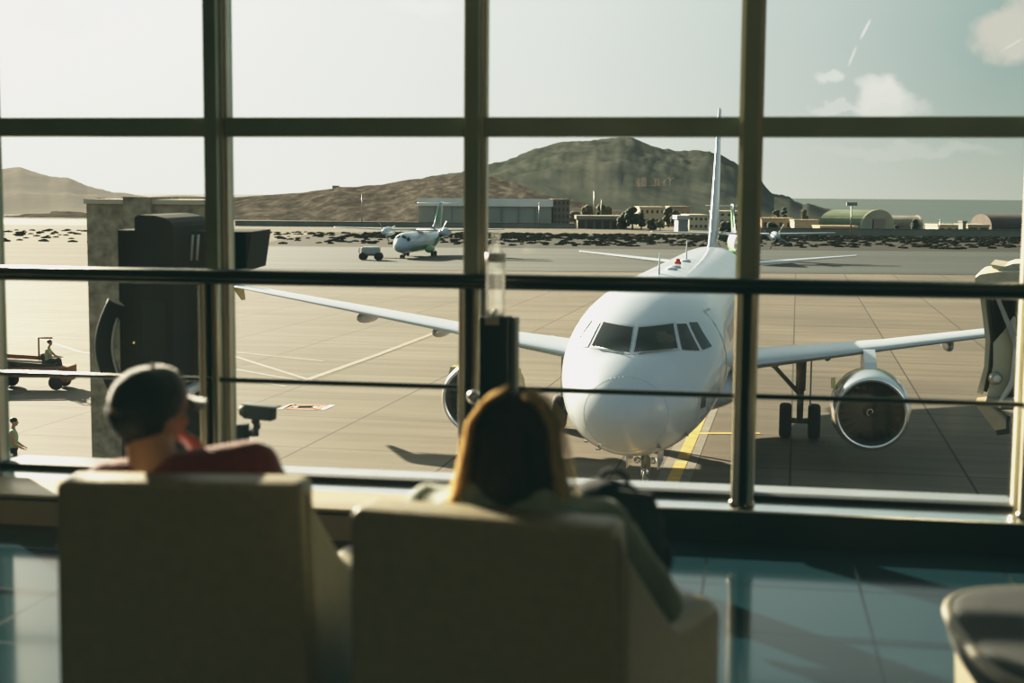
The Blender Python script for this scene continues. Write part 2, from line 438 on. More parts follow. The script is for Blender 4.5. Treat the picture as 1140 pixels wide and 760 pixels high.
def hand_parts(w, d, up, s=1.0, curl=.5, side=1):
    """palm from wrist w along d, back of the hand towards up; four bent fingers and a thumb off the side"""
    w = V(w); d = V(d).normalized(); up = V(up); up = (up - d * up.dot(d)).normalized(); x = d.cross(up) * side
    P = [('c', w, .024 * s, w + d * .03 * s, .026 * s)]
    for k in range(4):
        o = x * (.030 - .020 * k) * s
        P.append(('c', w + d * .02 * s + o * .7, .015 * s, w + d * .088 * s + o, .0125 * s))
        L = (.072, .080, .074, .058)[k] * s; a = w + d * .090 * s + o; dd = d; 
        for j, f in enumerate((.42, .32, .26)):
            ang = curl * (.5 + .35 * j); dd = (dd * cos(ang) - up * sin(ang)).normalized()
            b = a + dd * L * f; P.append(('c', a, (.0098 - .001 * j) * s, b, (.0090 - .001 * j) * s)); a = b
    t0 = w + d * .03 * s + x * .024 * s; t1 = t0 + (d * .55 + x * .75 - up * .25).normalized() * .042 * s; t2 = t1 + (d * .9 + x * .25 - up * .3).normalized() * .032 * s
    P += [('c', t0, .014 * s, t1, .011 * s), ('c', t1, .011 * s, t2, .009 * s)]
    return P
def eyes(T, root, s=1.0):
    for q in (-1, 1):
        e = MB().sphere(T(q * .031, .076, .0) - OFF, .0115 * s, 14).obj('eye', mat('eye_white', (.45, .43, .40), .3), root)
        MB().sphere(T(q * .031, .0835, -.001) - OFF, .0058 * s, 12).obj('iris', mat('eye_iris', (.03, .02, .012), .2), e)

# ---------------- man in the cap
man = person_root(C1, R1, 'man in dark cap and red sweater seated with hand on cheek')
hc = (-.140, .220, .985)
HP, T, HR = head_parts(hc, -30, 4, -6, .93)
sL, sR = (-.235, .205, .80), (.100, .215, .850)
eL, eR = (-.285, .40, .60), (.150, .50, .625)
wL, wR = (-.10, .56, .56), (-.035, .38, .83)
body = HP + [('c', (-.120, .19, .82), .062, (-.140, .20, .93), .054),
    ('c', sL, .055, (-.075, .19, .825), .06), ('c', sR, .055, (-.075, .19, .825), .06),
    ('e', (-.07, .21, .70), (.165, .105, .16), None), ('e', (-.04, .27, .56), (.155, .11, .13), None), ('e', (-.0, .31, .49), (.17, .12, .09), None),
    ('c', sL, .048, eL, .040), ('c', eL, .038, wL, .026), ('c', sR, .048, eR, .040), ('c', eR, .038, wR, .026),
    ('c', (-.09, .32, .49), .078, (-.13, .74, .50), .056), ('c', (.09, .32, .49), .078, (.13, .74, .50), .056),
    ('c', (-.13, .74, .49), .052, (-.13, .82, .12), .036), ('c', (.13, .74, .49), .052, (.13, .82, .12), .036),
    ('c', (-.13, .80, .055), .036, (-.15, .95, .035), .030), ('c', (.13, .80, .055), .036, (.15, .95, .035), .030)]
body += hand_parts(wR, (-.55, -.35, .75), (.6, .5, .6), 1.0, .35, -1) + hand_parts(wL, (.8, .55, -.15), (0, -.1, 1), 1.0, .4, -1)
blob('body', sh(body), M_skin, man, .0065, 4)
eyes(T, man, .93)
M_red = mat('sweater_red', (.17, .022, .013), .9, 0, .25, 60, .25, sheen=.4)
sw = [('c', sL, .070, (-.075, .19, .815), .078), ('c', sR, .072, (-.075, .19, .815), .078), ('c', sR, .070, (.03, .2, .835), .07),
    ('e', (-.07, .215, .69), (.185, .122, .175), None), ('e', (-.04, .27, .55), (.175, .128, .14), None),
    ('c', sL, .066, eL, .056), ('c', eL, .055, V(wL) + V((-.02, -.01, .0)), .040), ('c', sR, .068, eR, .056), ('c', eR, .054, V(wR) * .93 + V(eR) * .07, .040),
    ('c', (-.15, .17, .845), .03, (-.04, .17, .845), .03), ('c', (-.14, .235, .835), .028, (-.05, .235, .835), .028)]
blob('sweater', sh(sw), M_red, man, .009, 5)
tr = [('e', (0, .31, .485), (.185, .135, .11), None), ('c', (-.09, .32, .485), .09, (-.13, .74, .495), .068), ('c', (.09, .32, .485), .09, (.13, .74, .495), .068),
    ('c', (-.13, .74, .485), .064, (-.13, .82, .12), .054), ('c', (.13, .74, .485), .064, (.13, .82, .12), .054)]
blob('trousers', sh(tr), M_dark, man, .010, 5)
for q in (-1, 1):
    blob('shoe', sh([('c', (q * .13, .79, .05), .046, (q * .15, .96, .038), .038), ('b', (q * .142, .875, .012), (.085, .26, .022), rot('Z', -q * 6), .01)]), mat('shoe_grey', (.07, .07, .075), .7, 0, .2, 20), man, .008, 3)
# cap: panelled dome, closing strap, visor
M_cap = mat('cap_cloth', (.012, .015, .016), .9, 0, .2, 60, .15, sheen=1.0)
mb = MB(); rings = []
for k in range(9):
    a = (k / 8) * PI * .5; rr = cos(a)
    rings.append([T((.088 * rr + .0) * cos(2 * PI * i / 36), -.014 + .106 * rr * sin(2 * PI * i / 36), .020 + .096 * sin(a) + .030 * max(0, sin(2 * PI * i / 36)) * rr) - OFF for i in range(36)])
low = [T(.086 * cos(2 * PI * i / 36), -.014 + .104 * sin(2 * PI * i / 36), -.012 + .052 * max(0, sin(2 * PI * i / 36)) ** .7) - OFF for i in range(36)]
mb.loft([low] + rings, caps=False)
cap = mb.obj('cap', M_cap, man, 'dark baseball cap')
mb = MB(); g = []
for j in range(5):
    q = j / 4
    g.append([T((.082 - .012 * q) * sin(a) , .062 + (.030 * cos(a)) + .085 * q * max(0, cos(a)) ** .7, .046 - .014 * q - .020 * abs(sin(a)) ** 2) - OFF for a in [(-1 + 2 * i / 16) * 1.3 for i in range(17)]])
mb.loft(g, caps=False, closed=False); vis = mb.obj('visor', M_cap, cap)
so = vis.modifiers.new('s', 'SOLIDIFY'); so.thickness = .005
MB().sphere(T(0, -.013, .118) - OFF, (.008, .008, .005), 10).obj('button', M_cap, cap)
mb = MB()
for i in range(7):
    a0, a1 = -PI / 2 + (-.32 + .64 * i / 7), -PI / 2 + (-.32 + .64 * (i + 1) / 7)
    mb.tube(T(.089 * cos(a0), -.014 + .107 * sin(a0), .002) - OFF, T(.089 * cos(a1), -.014 + .107 * sin(a1), .002) - OFF, .007, .007, 8)
mb.obj('strap', M_cap, cap)
MB().box((0, 0, 0), (.018, .006, .014), Matrix.Translation(T(.0, -.125, .002) - OFF) @ HR).obj('buckle', mat('buckle_brass', (.35, .25, .10), .4, .6), cap)
hp = [('e', T(0, -.03, .0), (.078, .088, .075), HR), ('c', T(-.045, -.070, -.035), .018, T(.045, -.070, -.035), .018), ('c', T(0, -.072, -.05), .020, T(0, -.06, -.07), .016)]
blob('hair', sh([(p[0], p[1], p[2], p[3]) if p[0] == 'e' else p for p in hp]), M_hairm, man, .006, 3)

# ---------------- woman
wom = person_root(C2, R2, 'woman with long light brown hair and sage green jacket seen from behind')
hc = (.0, .215, .965)
HP, T, HR = head_parts(hc, 6, 0, 4, .97)
sL, sR = (-.19, .20, .81), (.185, .205, .805)
eL, eR = (-.275, .36, .60), (.285, .30, .63)
wL, wR = (-.12, .55, .58), (.195, .405, .655)
body = HP + [('c', (0, .19, .80), .048, (0, .20, .90), .045), ('c', sL, .048, (0, .19, .80), .055), ('c', sR, .048, (0, .19, .80), .055),
    ('e', (0, .215, .68), (.145, .10, .15), None), ('e', (0, .27, .55), (.14, .10, .12), None), ('e', (0, .32, .48), (.17, .12, .09), None),
    ('c', sL, .042, eL, .035), ('c', eL, .034, wL, .023), ('c', sR, .042, eR, .035), ('c', eR, .034, wR, .023),
    ('c', (-.085, .33, .48), .075, (-.10, .74, .50), .052), ('c', (.085, .33, .48), .075, (.10, .74, .50), .052),
    ('c', (-.10, .74, .49), .049, (-.10, .80, .11), .034), ('c', (.10, .74, .49), .049, (.10, .80, .11), .034),
    ('c', (-.10, .79, .05), .032, (-.11, .93, .033), .028), ('c', (.10, .79, .05), .032, (.11, .93, .033), .028)]
body += hand_parts(wR, (-.6, .10, .7), (0, -1, .1), .92, .12, -1) + hand_parts(wL, (.8, .5, -.1), (0, -.1, 1), .92, .4, -1)
blob('body', sh(body), M_skin, wom, .0065, 4)
eyes(T, wom, .97)
M_jk = mat('jacket_sage', (.17, .215, .165), .8, 0, .22, 14, .3, sheen=.4)
jk = [('c', sL, .068, (0, .19, .79), .078), ('c', sR, .068, (0, .19, .79), .078),
    ('e', (0, .215, .67), (.175, .125, .17), None), ('e', (0, .27, .54), (.17, .125, .14), None),
    ('c', sL, .064, eL, .058), ('c', eL, .056, V(wL) + V((-.02, -.015, 0)), .042), ('c', sR, .064, eR, .060), ('c', eR, .058, V(wR) * .85 + V(eR) * .15, .042),
    ('c', (-.075, .135, .872), .034, (.075, .135, .872), .034), ('c', (-.075, .135, .872), .034, (-.085, .24, .85), .030), ('c', (.075, .135, .872), .034, (.085, .24, .85), .030),
    ('e', (-.04, .105, .832), (.085, .045, .050), None), ('e', (.055, .105, .828), (.085, .045, .050), None), ('c', (-.13, .12, .83), .035, (.14, .12, .83), .035), ('c', (-.2, .17, .825), .03, (-.1, .13, .85), .035), ('c', (.2, .17, .82), .03, (.1, .13, .85), .035)]
blob('jacket', sh(jk), M_jk, wom, .009, 4, disp=lambda p: p + V((0, 0, 1)) * .006 * noise.noise(p * 22) + V((1, 0, 0)) * .006 * noise.noise(p * 18 + V((5, 0, 0))))
tr = [('e', (0, .32, .48), (.18, .135, .108), None), ('c', (-.085, .33, .475), .086, (-.10, .74, .495), .062), ('c', (.085, .33, .475), .086, (.10, .74, .495), .062),
    ('c', (-.10, .74, .485), .06, (-.10, .80, .11), .046), ('c', (.10, .74, .485), .06, (.10, .80, .11), .046)]
blob('trousers', sh(tr), mat('denim', (.05, .065, .09), .85, 0, .2, 30), wom, .010, 5)
for q in (-1, 1):
    blob('shoe', sh([('c', (q * .10, .78, .045), .042, (q * .11, .94, .035), .034), ('b', (q * .105, .86, .011), (.078, .24, .02), None, .01)]), mat('shoe_cream', (.5, .47, .42), .7, 0, .1, 20), wom, .008, 3)
def hair_material():
    m = bpy.data.materials.new('hair_light_brown'); m.use_nodes = True
    nt = m.node_tree; b = nt.nodes['Principled BSDF']; N = nt.nodes.new; L = nt.links.new
    tc = N('ShaderNodeTexCoord'); mp = N('ShaderNodeMapping'); L(tc.outputs['Object'], mp.inputs[0]); mp.inputs['Scale'].default_value = (90, 90, 3)
    nz = N('ShaderNodeTexNoise'); nz.inputs['Scale'].default_value = 1; nz.inputs['Detail'].default_value = 4; L(mp.outputs[0], nz.inputs['Vector'])
    cr = N('ShaderNodeValToRGB'); cr.color_ramp.elements[0].color = (.012, .008, .005, 1); cr.color_ramp.elements[1].color = (.055, .034, .018, 1)
    cr.color_ramp.elements[0].position = .3; cr.color_ramp.elements[1].position = .75
    L(nz.outputs['Fac'], cr.inputs[0]); L(cr.outputs[0], b.inputs['Base Color'])
    bp = N('ShaderNodeBump'); bp.inputs['Strength'].default_value = .5; bp.inputs['Distance'].default_value = .004; L(nz.outputs['Fac'], bp.inputs['Height']); L(bp.outputs[0], b.inputs['Normal'])
    b.inputs['Roughness'].default_value = .75; b.inputs['Specular IOR Level'].default_value = .15
    # light brown hair glows when lit from behind
    tl = N('ShaderNodeBsdfTranslucent'); tl.inputs['Color'].default_value = (.55, .33, .14, 1)
    ms = N('ShaderNodeMixShader'); ms.inputs[0].default_value = .10
    o = nt.nodes['Material Output']; L(b.outputs[0], ms.inputs[1]); L(tl.outputs[0], ms.inputs[2]); L(ms.outputs[0], o.inputs[0])
    return m
hp = [('e', T(0, -.022, .034), (.092, .108, .097), None), ('e', T(0, -.06, -.03), (.096, .075, .10), None),
    ('c', T(0, -.07, -.06), .076, T(0, -.085, -.115), .060)]
for i in range(9):
    a = PI + .25 + (PI - .5) * i / 8; x, y = cos(a), sin(a)
    hp.append(('c', T(x * .072, -.02 + y * .07, .02), .030, T(x * .086, -.03 + y * .075, -.11), .028))
    hp.append(('c', T(x * .086, -.03 + y * .075, -.11), .028, T(x * .136 + .006 * noise.noise(V((i, 0, 0))), -.045 + y * .066, -.150 - .012 * (i % 3)), .016))
hair = blob('hair', sh(hp), hair_material(), wom, .006, 5, disp=lambda p: p + V((p.x, p.y + .12, 0)).normalized() * .0035 * noise.noise(V((p.x * 120, p.y * 120, p.z * 6))))

# loose strands added mostly at left, the sunlit rim put into their paler colour
M_str = hair_material(); M_str.name = 'hair_strands_rim_lit'
for nd in M_str.node_tree.nodes:
    if nd.type == 'MIX_SHADER': nd.inputs[0].default_value = .85
    if nd.type == 'BSDF_TRANSLUCENT': nd.inputs['Color'].default_value = (1.0, .86, .60, 1)
mb = MB(); rnd = random.Random(11)
for k in range(560):
    sd = -1 if k % 9 else 1; y0 = rnd.uniform(-.10, .085); dx = rnd.uniform(.0, .016 if sd < 0 else .008)
    P = []
    for j in range(9):
        q = j / 8
        if q < .35: a = (.35 - q) / .35 * 1.35; x = (.088 + dx) * cos(a); z = .035 + (.095 + dx) * sin(a)
        else: r_ = (q - .35) / .65; x = .088 + dx + (.040 + 1.2 * dx) * r_ ** 1.4 + .004 * sin(9 * r_ + k); z = .035 - (.20 + .03 * ((k * 7) % 5) / 5) * r_
        P.append(T(sd * x, y0 * (.4 + .6 * min(1, q * 2.5)) - .025, z) - OFF)
    mb.path(P, .0009, 4)
so_ = mb.obj('hair_rim_strands', M_str, wom, 'pale golden strands painting the backlit rim of the hair'); so_['kind'] = 'stuff'

# backpack on her lap
bp_loc = Matrix.Translation(C2) @ Matrix.Rotation(R2, 4, 'Z') @ V((.145, .52, .555))
bpk = thing('backpack', 'black padded backpack held upright on the lap of the woman', 'backpack', tuple(bp_loc), R2 - .2)
M_bag = mat('bag_nylon', (.008, .011, .013), .9, 0, .25, 25, .4)
blob('main_bag', [('b', V((0, 0, .13)), (.21, .12, .25), rot('Y', 4), .05), ('e', V((-.02, 0, .24)), (.10, .062, .055), None), ('e', V((.03, .05, .1)), (.09, .05, .09), None)], M_bag, bpk, .007, 4,
     disp=lambda p: p + V((1, 0, .6)) * .007 * noise.noise(p * 20))
mb = MB()
for i in range(10):
    a, b = PI * i / 10, PI * (i + 1) / 10
    mb.tube((-.01 + .035 * cos(a), 0, .285 + .03 * sin(a)), (-.01 + .035 * cos(b), 0, .285 + .03 * sin(b)), .007, .007, 8)
mb.obj('grab_handle', M_bag, bpk)
for s in (0, 1):
    pts = [V((.05 + .045 * s, -.055 - .02 * sin(PI * k / 10), .285 - .25 * k / 10)) + V((.035 * sin(PI * k / 10), 0, .02 * sin(PI * k / 10))) for k in range(11)]
    mb = MB(); rings = [[p + V((-.018, 0, 0)), p + V((-.018, -.012, 0)), p + V((.018, -.012, 0)), p + V((.018, 0, 0))] for p in pts]
    mb.loft(rings, smooth=False).obj('shoulder_strap', M_bag, bpk)
MB().box((-.01, .1, .09), (.12, .03, .12), None, 0, .012).obj('front_pocket', M_bag, bpk)

# dispenser box and bottle at the middle post
DB = PX(552, 445, 5.95)
bx = thing('rail_box', 'tall black box mounted on guard rail behind the woman, clear bottle on top', 'box', (DB.x, DB.y, DB.z), -AL - .12)
W_, HB = .125, .355
MB().box((0, 0, HB / 2), (W_, .09, HB), None, 0, .008).obj('housing', mat('box_black', (.010, .013, .013), .5, 0, .1, 10), bx)
MB().box((W_ / 2 + .012, .02, HB / 2), (.024, .06, HB - .01), None, 0, .004).obj('side_channel', mat('box_grey', (.16, .17, .17), .4, .3), bx)
MB().box((-.005, -.047, HB - .018), (.062, .006, .032), None, 0, .003).obj('label_tab', mat('tab_cream', (.55, .48, .34), .5), bx)
MB().tube((-.005, 0, HB), (-.005, 0, HB + .03), .012, .010, 12).obj('nozzle', mat('nozzle_brown', (.16, .11, .07), .5), bx)
mb = MB().tube((-.10, .02, .005), (-.03, .02, .015), .018, .018, 12).sphere((-.105, .02, .005), .030, 14)
M_clamp = mat('clamp_white_metal', (.7, .69, .66), .3, .4); mb.obj('knob', M_clamp, bx)
MB().box((0, .075, .16), (.05, .10, .05)).obj('clamp', M_clamp, bx)
def clear_mat():
    m = bpy.data.materials.new('clear_plastic'); m.use_nodes = True
    nt = m.node_tree; nt.nodes.clear(); N = nt.nodes.new; L = nt.links.new
    o = N('ShaderNodeOutputMaterial'); a = N('ShaderNodeBsdfTransparent'); a.inputs[0].default_value = (.90, .92, .91, 1)
    g = N('ShaderNodeBsdfGlossy'); g.inputs['Roughness'].default_value = .08
    tl = N('ShaderNodeBsdfTranslucent'); tl.inputs[0].default_value = (.9, .88, .85, 1)
    fr = N('ShaderNodeFresnel'); fr.inputs[0].default_value = 1.4
    x = N('ShaderNodeMixShader'); L(fr.outputs[0], x.inputs[0]); L(a.outputs[0], x.inputs[1]); L(g.outputs[0], x.inputs[2])
    y = N('ShaderNodeMixShader'); y.inputs[0].default_value = .05; L(x.outputs[0], y.inputs[1]); L(tl.outputs[0], y.inputs[2]); L(y.outputs[0], o.inputs[0])
    return m
MC = clear_mat()
Mb = Matrix.Translation(DB) @ Matrix.Rotation(-AL - .12, 4, 'Z') @ V((-.005, 0, HB + .002))
bo = thing('water_bottle', 'tall clear plastic bottle standing on the black box at the rail', 'bottle', tuple(Mb), -AL)
MB().lathe([(.0, .001), (.034, .0), (.040, .01), (.041, .06), (.037, .075), (.041, .09), (.041, .21), (.036, .25), (.022, .29), (.016, .31), (.016, .325)], 24).obj('bottle_body', MC, bo)
MB().lathe([(.0, .352), (.018, .352), (.019, .345), (.019, .322), (.016, .322)], 20).obj('cap', MC, bo)
MB().lathe([(.0418, .225), (.0425, .226), (.0425, .262), (.0390, .262)], 24).obj('paper_band', mat('band_white', (.85, .82, .80), .5), bo)

# lit sign on the back wall of the lounge: it shows as faint reversed letters in the glass over the hill
def mirror_hit(px, py, v):
    d = ray(px, py).normalized(); t = (WO - CAM).dot(WN) / d.dot(WN); p = CAM + d * t
    r = d - WN * 2 * d.dot(WN); k = (v - (p - WO).dot(WN)) / r.dot(WN); return p + r * k
q0, q1 = mirror_hit(704, 203, ROOM_V + .04), mirror_hit(751, 203, ROOM_V + .04); sw_ = (q1 - q0).length; sc_q = (q0 + q1) / 2
sg = thing('wall_sign', 'faint glowing reversed letters mirrored in the glass over the hill', 'sign', tuple(sc_q), PI - AL)
M_sign = mat('sign_glow', (.8, .5, .2), .5, emit=(1.0, .62, .26), estr=7)
for word, cx_ in (('THE', -.21), ('BE', .30)):
    cu = bpy.data.curves.new('word', 'FONT'); cu.body = word; cu.align_x = 'CENTER'; cu.align_y = 'CENTER'; cu.size = sw_ * .29; cu.extrude = .004; cu.materials.append(M_sign)
    tx_ = bpy.data.objects.new('tmp_text', cu); COL.objects.link(tx_); dg_ = bpy.context.evaluated_depsgraph_get(); dg_.update()
    lm_ = bpy.data.meshes.new_from_object(tx_.evaluated_get(dg_)); bpy.data.objects.remove(tx_)
    lo_ = bpy.data.objects.new('lettering', lm_); COL.objects.link(lo_); lo_.parent = sg; lo_.rotation_euler = (PI / 2, 0, 0); lo_.location = (cx_ * sw_, 0, 0)
MB().box((0, .025, 0), (sw_ * 1.25, .03, sw_ * .45)).obj('backboard', M_black, sg)

# low pale ledge (convector cover) along the left half of the windows
M_ledge = mat('ledge_cream', (.62, .52, .38), .35, 0, .06, 5)
def ledge(v0, v1, z0, z1, m, name, par=None, bev=0.0, u1=1.30):
    o = MB().box(((ROOM_U0 + u1) / 2, (v0 + v1) / 2, (z0 + z1) / 2), (u1 - ROOM_U0, v1 - v0, z1 - z0), None, 0, bev).obj(name, m, par)
    if par is None: o.matrix_world = WM
    return o
lg = ledge(-.50, -.14, .128, .146, M_ledge, 'trim_21', bev=.004); struct(lg, 'low pale sunlit ledge along the left windows')
ledge(-.47, -.14, .0, .112, mat('ledge_front', (.66, .56, .42), .4, 0, .06, 5), 'front_panel', lg, u1=1.29)
ledge(-.44, -.14, .112, .128, M_black, 'shadow_gap', lg, u1=1.28)

# ================================================================== APRON, LAND, SEA
YAW = 0.1966
def apron_material():
    m = bpy.data.materials.new('apron_concrete'); m.use_nodes = True
    nt = m.node_tree; b = nt.nodes['Principled BSDF']; N = nt.nodes.new; L = nt.links.new
    tc = N('ShaderNodeTexCoord'); mp = N('ShaderNodeMapping'); L(tc.outputs['Object'], mp.inputs[0])
    mp.inputs['Rotation'].default_value = (0, 0, YAW)
    br = N('ShaderNodeTexBrick'); br.offset = 0; br.inputs['Scale'].default_value = 1
    br.inputs['Brick Width'].default_value = 5.0; br.inputs['Row Height'].default_value = 6.0; br.inputs['Mortar Size'].default_value = .045; br.inputs['Mortar Smooth'].default_value = .3
    br.inputs['Color1'].default_value = (.130, .111, .083, 1); br.inputs['Color2'].default_value = (.152, .130, .097, 1); br.inputs['Mortar'].default_value = (.045, .038, .028, 1)
    L(mp.outputs[0], br.inputs['Vector'])
    m2 = N('ShaderNodeMapping'); m2.inputs['Scale'].default_value = (.12, 1.1, 1); L(mp.outputs[0], m2.inputs[0])
    n1 = N('ShaderNodeTexNoise'); n1.inputs['Scale'].default_value = .8; n1.inputs['Detail'].default_value = 7; n1.inputs['Roughness'].default_value = .65; L(m2.outputs[0], n1.inputs['Vector'])
    n2 = N('ShaderNodeTexNoise'); n2.inputs['Scale'].default_value = .09; n2.inputs['Detail'].default_value = 6; L(mp.outputs[0], n2.inputs['Vector'])
    r1 = N('ShaderNodeMapRange'); r1.inputs['From Min'].default_value = .3; r1.inputs['From Max'].default_value = .7; r1.inputs['To Min'].default_value = .72; r1.inputs['To Max'].default_value = 1.16; L(n1.outputs['Fac'], r1.inputs['Value'])
    r2 = N('ShaderNodeMapRange'); r2.inputs['From Min'].default_value = .3; r2.inputs['From Max'].default_value = .7; r2.inputs['To Min'].default_value = .8; r2.inputs['To Max'].default_value = 1.12; L(n2.outputs['Fac'], r2.inputs['Value'])
    mu = N('ShaderNodeMath'); mu.operation = 'MULTIPLY'; L(r1.outputs[0], mu.inputs[0]); L(r2.outputs[0], mu.inputs[1])
    vm = N('ShaderNodeVectorMath'); vm.operation = 'SCALE'; L(br.outputs['Color'], vm.inputs[0]); L(mu.outputs[0], vm.inputs['Scale'])
    L(vm.outputs[0], b.inputs['Base Color']); b.inputs['Roughness'].default_value = .85; b.inputs['Specular IOR Level'].default_value = .18
    return m
def sheet(name, x0, x1, y0, y1, z, m, rz=0, label=None):
    mb = MB().add([(x0, y0, z), (x1, y0, z), (x1, y1, z), (x0, y1, z)], [(0, 1, 2, 3)])
    o = mb.obj(name, m); struct(o, label); return o
sheet('apron_ground', -420, 420, -20, 420, GZ, apron_material(), label='sunlit concrete airport apron with slab joints')
M_asph = mat('taxiway_asphalt', (.030, .039, .037), .8, 0, .4, .25, stretch=(.08, 1, 1), spec=.3)
M_dirt = mat('dry_verge', (.030, .031, .027), .95, 0, .4, .25, stretch=(.3, 1, 1), spec=.1)
M_road = mat('service_road', (.12, .108, .085), .95, 0, .15, .2, spec=.1)
sheet('taxiway_ground', -420, 420, 150, 216, GZ + .03, M_asph, label='grey asphalt taxiway strip')
sheet('verge_ground', -420, 420, 216, 300, GZ + .03, M_dirt, label='dry scrub verge beyond the taxiway')
sheet('road', -420, 420, 300, 345, GZ + .04, M_road, label='pale service road below the hill')
sheet('land_ground', -2600, 95, 418, 2600, GZ - .1, M_dirt, label='dry land under the hills')
sheet('haze_ground', -420, -40, 132, 298, GZ + .05, mat('haze_pale', (.13, .112, .085), .95, 0, .2, .2, stretch=(.08, 1, 1), spec=.1), label='pale ground beyond the apron at left, haze put into its colour')  # pale sheet added at left, distant haze painted into its colour
M_sea = mat('sea_water', (.060, .088, .088), .8, 0, .25, .05, .3, stretch=(.2, 1, 1), spec=.12)
sheet('sea', -3000, 30000, 415, 50000, GZ - 1.2, M_sea, label='grey teal sea to the horizon')

# painted lines
M_yel = mat('paint_yellow', (.55, .36, .08), .8, 0, .2, 2)
M_wht = mat('paint_white', (.62, .60, .54), .8, 0, .2, 2)
M_wht2 = mat('paint_white_worn', (.24, .215, .17), .8, 0, .2, 2)
M_red = mat('paint_red', (.45, .16, .09), .8, 0, .2, 2)
M_tar = mat('paint_dark', (.17, .155, .125), .85, 0, .2, 2)
def strip(name, pts, w, m, z=.012, label=None):
    mb = MB()
    for a, b in zip(pts, pts[1:]):
        a, b = V((a[0], a[1], 0)), V((b[0], b[1], 0)); d = (b - a).normalized(); n = V((-d.y, d.x, 0)) * w / 2
        mb.add([a - n, b - n, b + n, a + n], [(0, 1, 2, 3)])
    for i, v in enumerate(mb.v): v.z = GZ + z
    o = mb.obj(name, m); struct(o, label); return o
g = lambda x, y: tuple(GP(x, y))[:2]
PA = V((2.3667, 29.9595, GZ))          # airliner nose, on the apron
AX, LX = V((sin(YAW), cos(YAW), 0)), V((cos(YAW), -sin(YAW), 0))
def pl(l, a): q = PA + LX * l + AX * a; return (q.x, q.y)
strip('lead_in_road_marking', [pl(.32, -14), pl(.32, 46)], .95, M_tar, .008, 'dark border band under the yellow lead-in line')
for i in range(11):
    strip('lead_in_road_marking', [pl(.32, -12 + 5.0 * i), pl(.32, -7.4 + 5.0 * i)], .36, M_yel, .016, 'yellow dash of the nose wheel lead-in line')
strip('stop_road_marking', [g(768, 482.5), g(846, 482.5)], .30, M_yel, .016, 'thin yellow stop line right of the nose')
strip('stop_road_marking', [g(845, 326), g(874, 327)], .5, M_yel, .016, 'first yellow taxi dash right of the airliner')
strip('stop_road_marking', [g(881, 326.5), g(904, 328)], .5, M_yel, .016, 'second yellow taxi dash right of the airliner')
strip('stand_road_marking', [g(330, 427), g(420, 395), g(488, 369)], .34, mat('paint_pale', (.25, .20, .145), .85, 0, .2, 2), .012, 'pale guide line crossing the apron at left')
for a, b in (((262, 392), (360, 402)), ((262, 397), (348, 424)), ((262, 411), (335, 424)), ((262, 421), (318, 430))):
    strip('stand_road_marking', [g(*a), g(*b)], .22, M_wht2, .010, 'thin white stand line on the apron at left')
strip('stand_road_marking', [g(40, 376), g(90, 392), g(120, 396)], .22, M_wht2, .010, 'thin white stand line beside the tug')
# framed stand marking
strip('box_road_marking', [g(318, 455), g(327, 450.6), g(361, 450.8), g(353, 456), g(318, 455)], .22, M_red, .012, 'red outlined stand marking on the apron')
for k in range(4):
    strip('box_road_marking', [g(332 + 4.6 * k, 453.8), g(334.5 + 4.6 * k, 452.2)], .42, M_wht, .012, 'worn white mark inside the red outlined box')
for a, b in (((312, 455.4), (327, 450)), ((358, 456), (370, 451))):
    strip('box_road_marking', [g(*a), g(*b)], .22, M_wht, .012, 'white bar beside the red outlined box')

# ------------------------------------------------------------------ hills
def hill(name, prof, Y0, Y1, m, label, rows=26, amp=2.2, back=500):
    """ridge profile given as apparent (x, y); slope climbs from Y0 to the ridge at Y1"""
    xs = []
    x = prof[0][0]
    while x <= prof[-1][0]: xs.append(x); x += 2.5
    def py(x):
        for a, b in zip(prof, prof[1:]):
            if a[0] <= x <= b[0]:
                t = (x - a[0]) / (b[0] - a[0]); return a[1] + (b[1] - a[1]) * t
        return prof[-1][1]
    mb = MB(); rings = []
    for r in range(rows + 1):
        t = r / rows; Y = Y0 + (Y1 - Y0) * t; ring = []
        for x in xs:
            R_ = PX(x, py(x), Y1); base = GZ - .5
            h = base + (R_.z - base) * (1 - (1 - t) ** 1.7)
            X = R_.x * (.45 + .55 * t) if name == 'x' else R_.x / Y1 * Y * (1 - .0) 
            p = V((X, Y, h))
            n_ = noise.fractal(V((X * .018, Y * .010, 0)), .8, 2.1, 6) * amp * 1.7 * min(1, 4 * t) * (1 - .85 * t ** 6)
            p.z += n_ * (Y1 / 900); ring.append(p)
        rings.append(ring)
    rings.append([V((p.x * 1.3, Y1 + back, GZ - 1)) for p in rings[-1]])
    mb.loft(rings, caps=False, closed=False)
    o = mb.obj(name, m); struct(o, label); return o
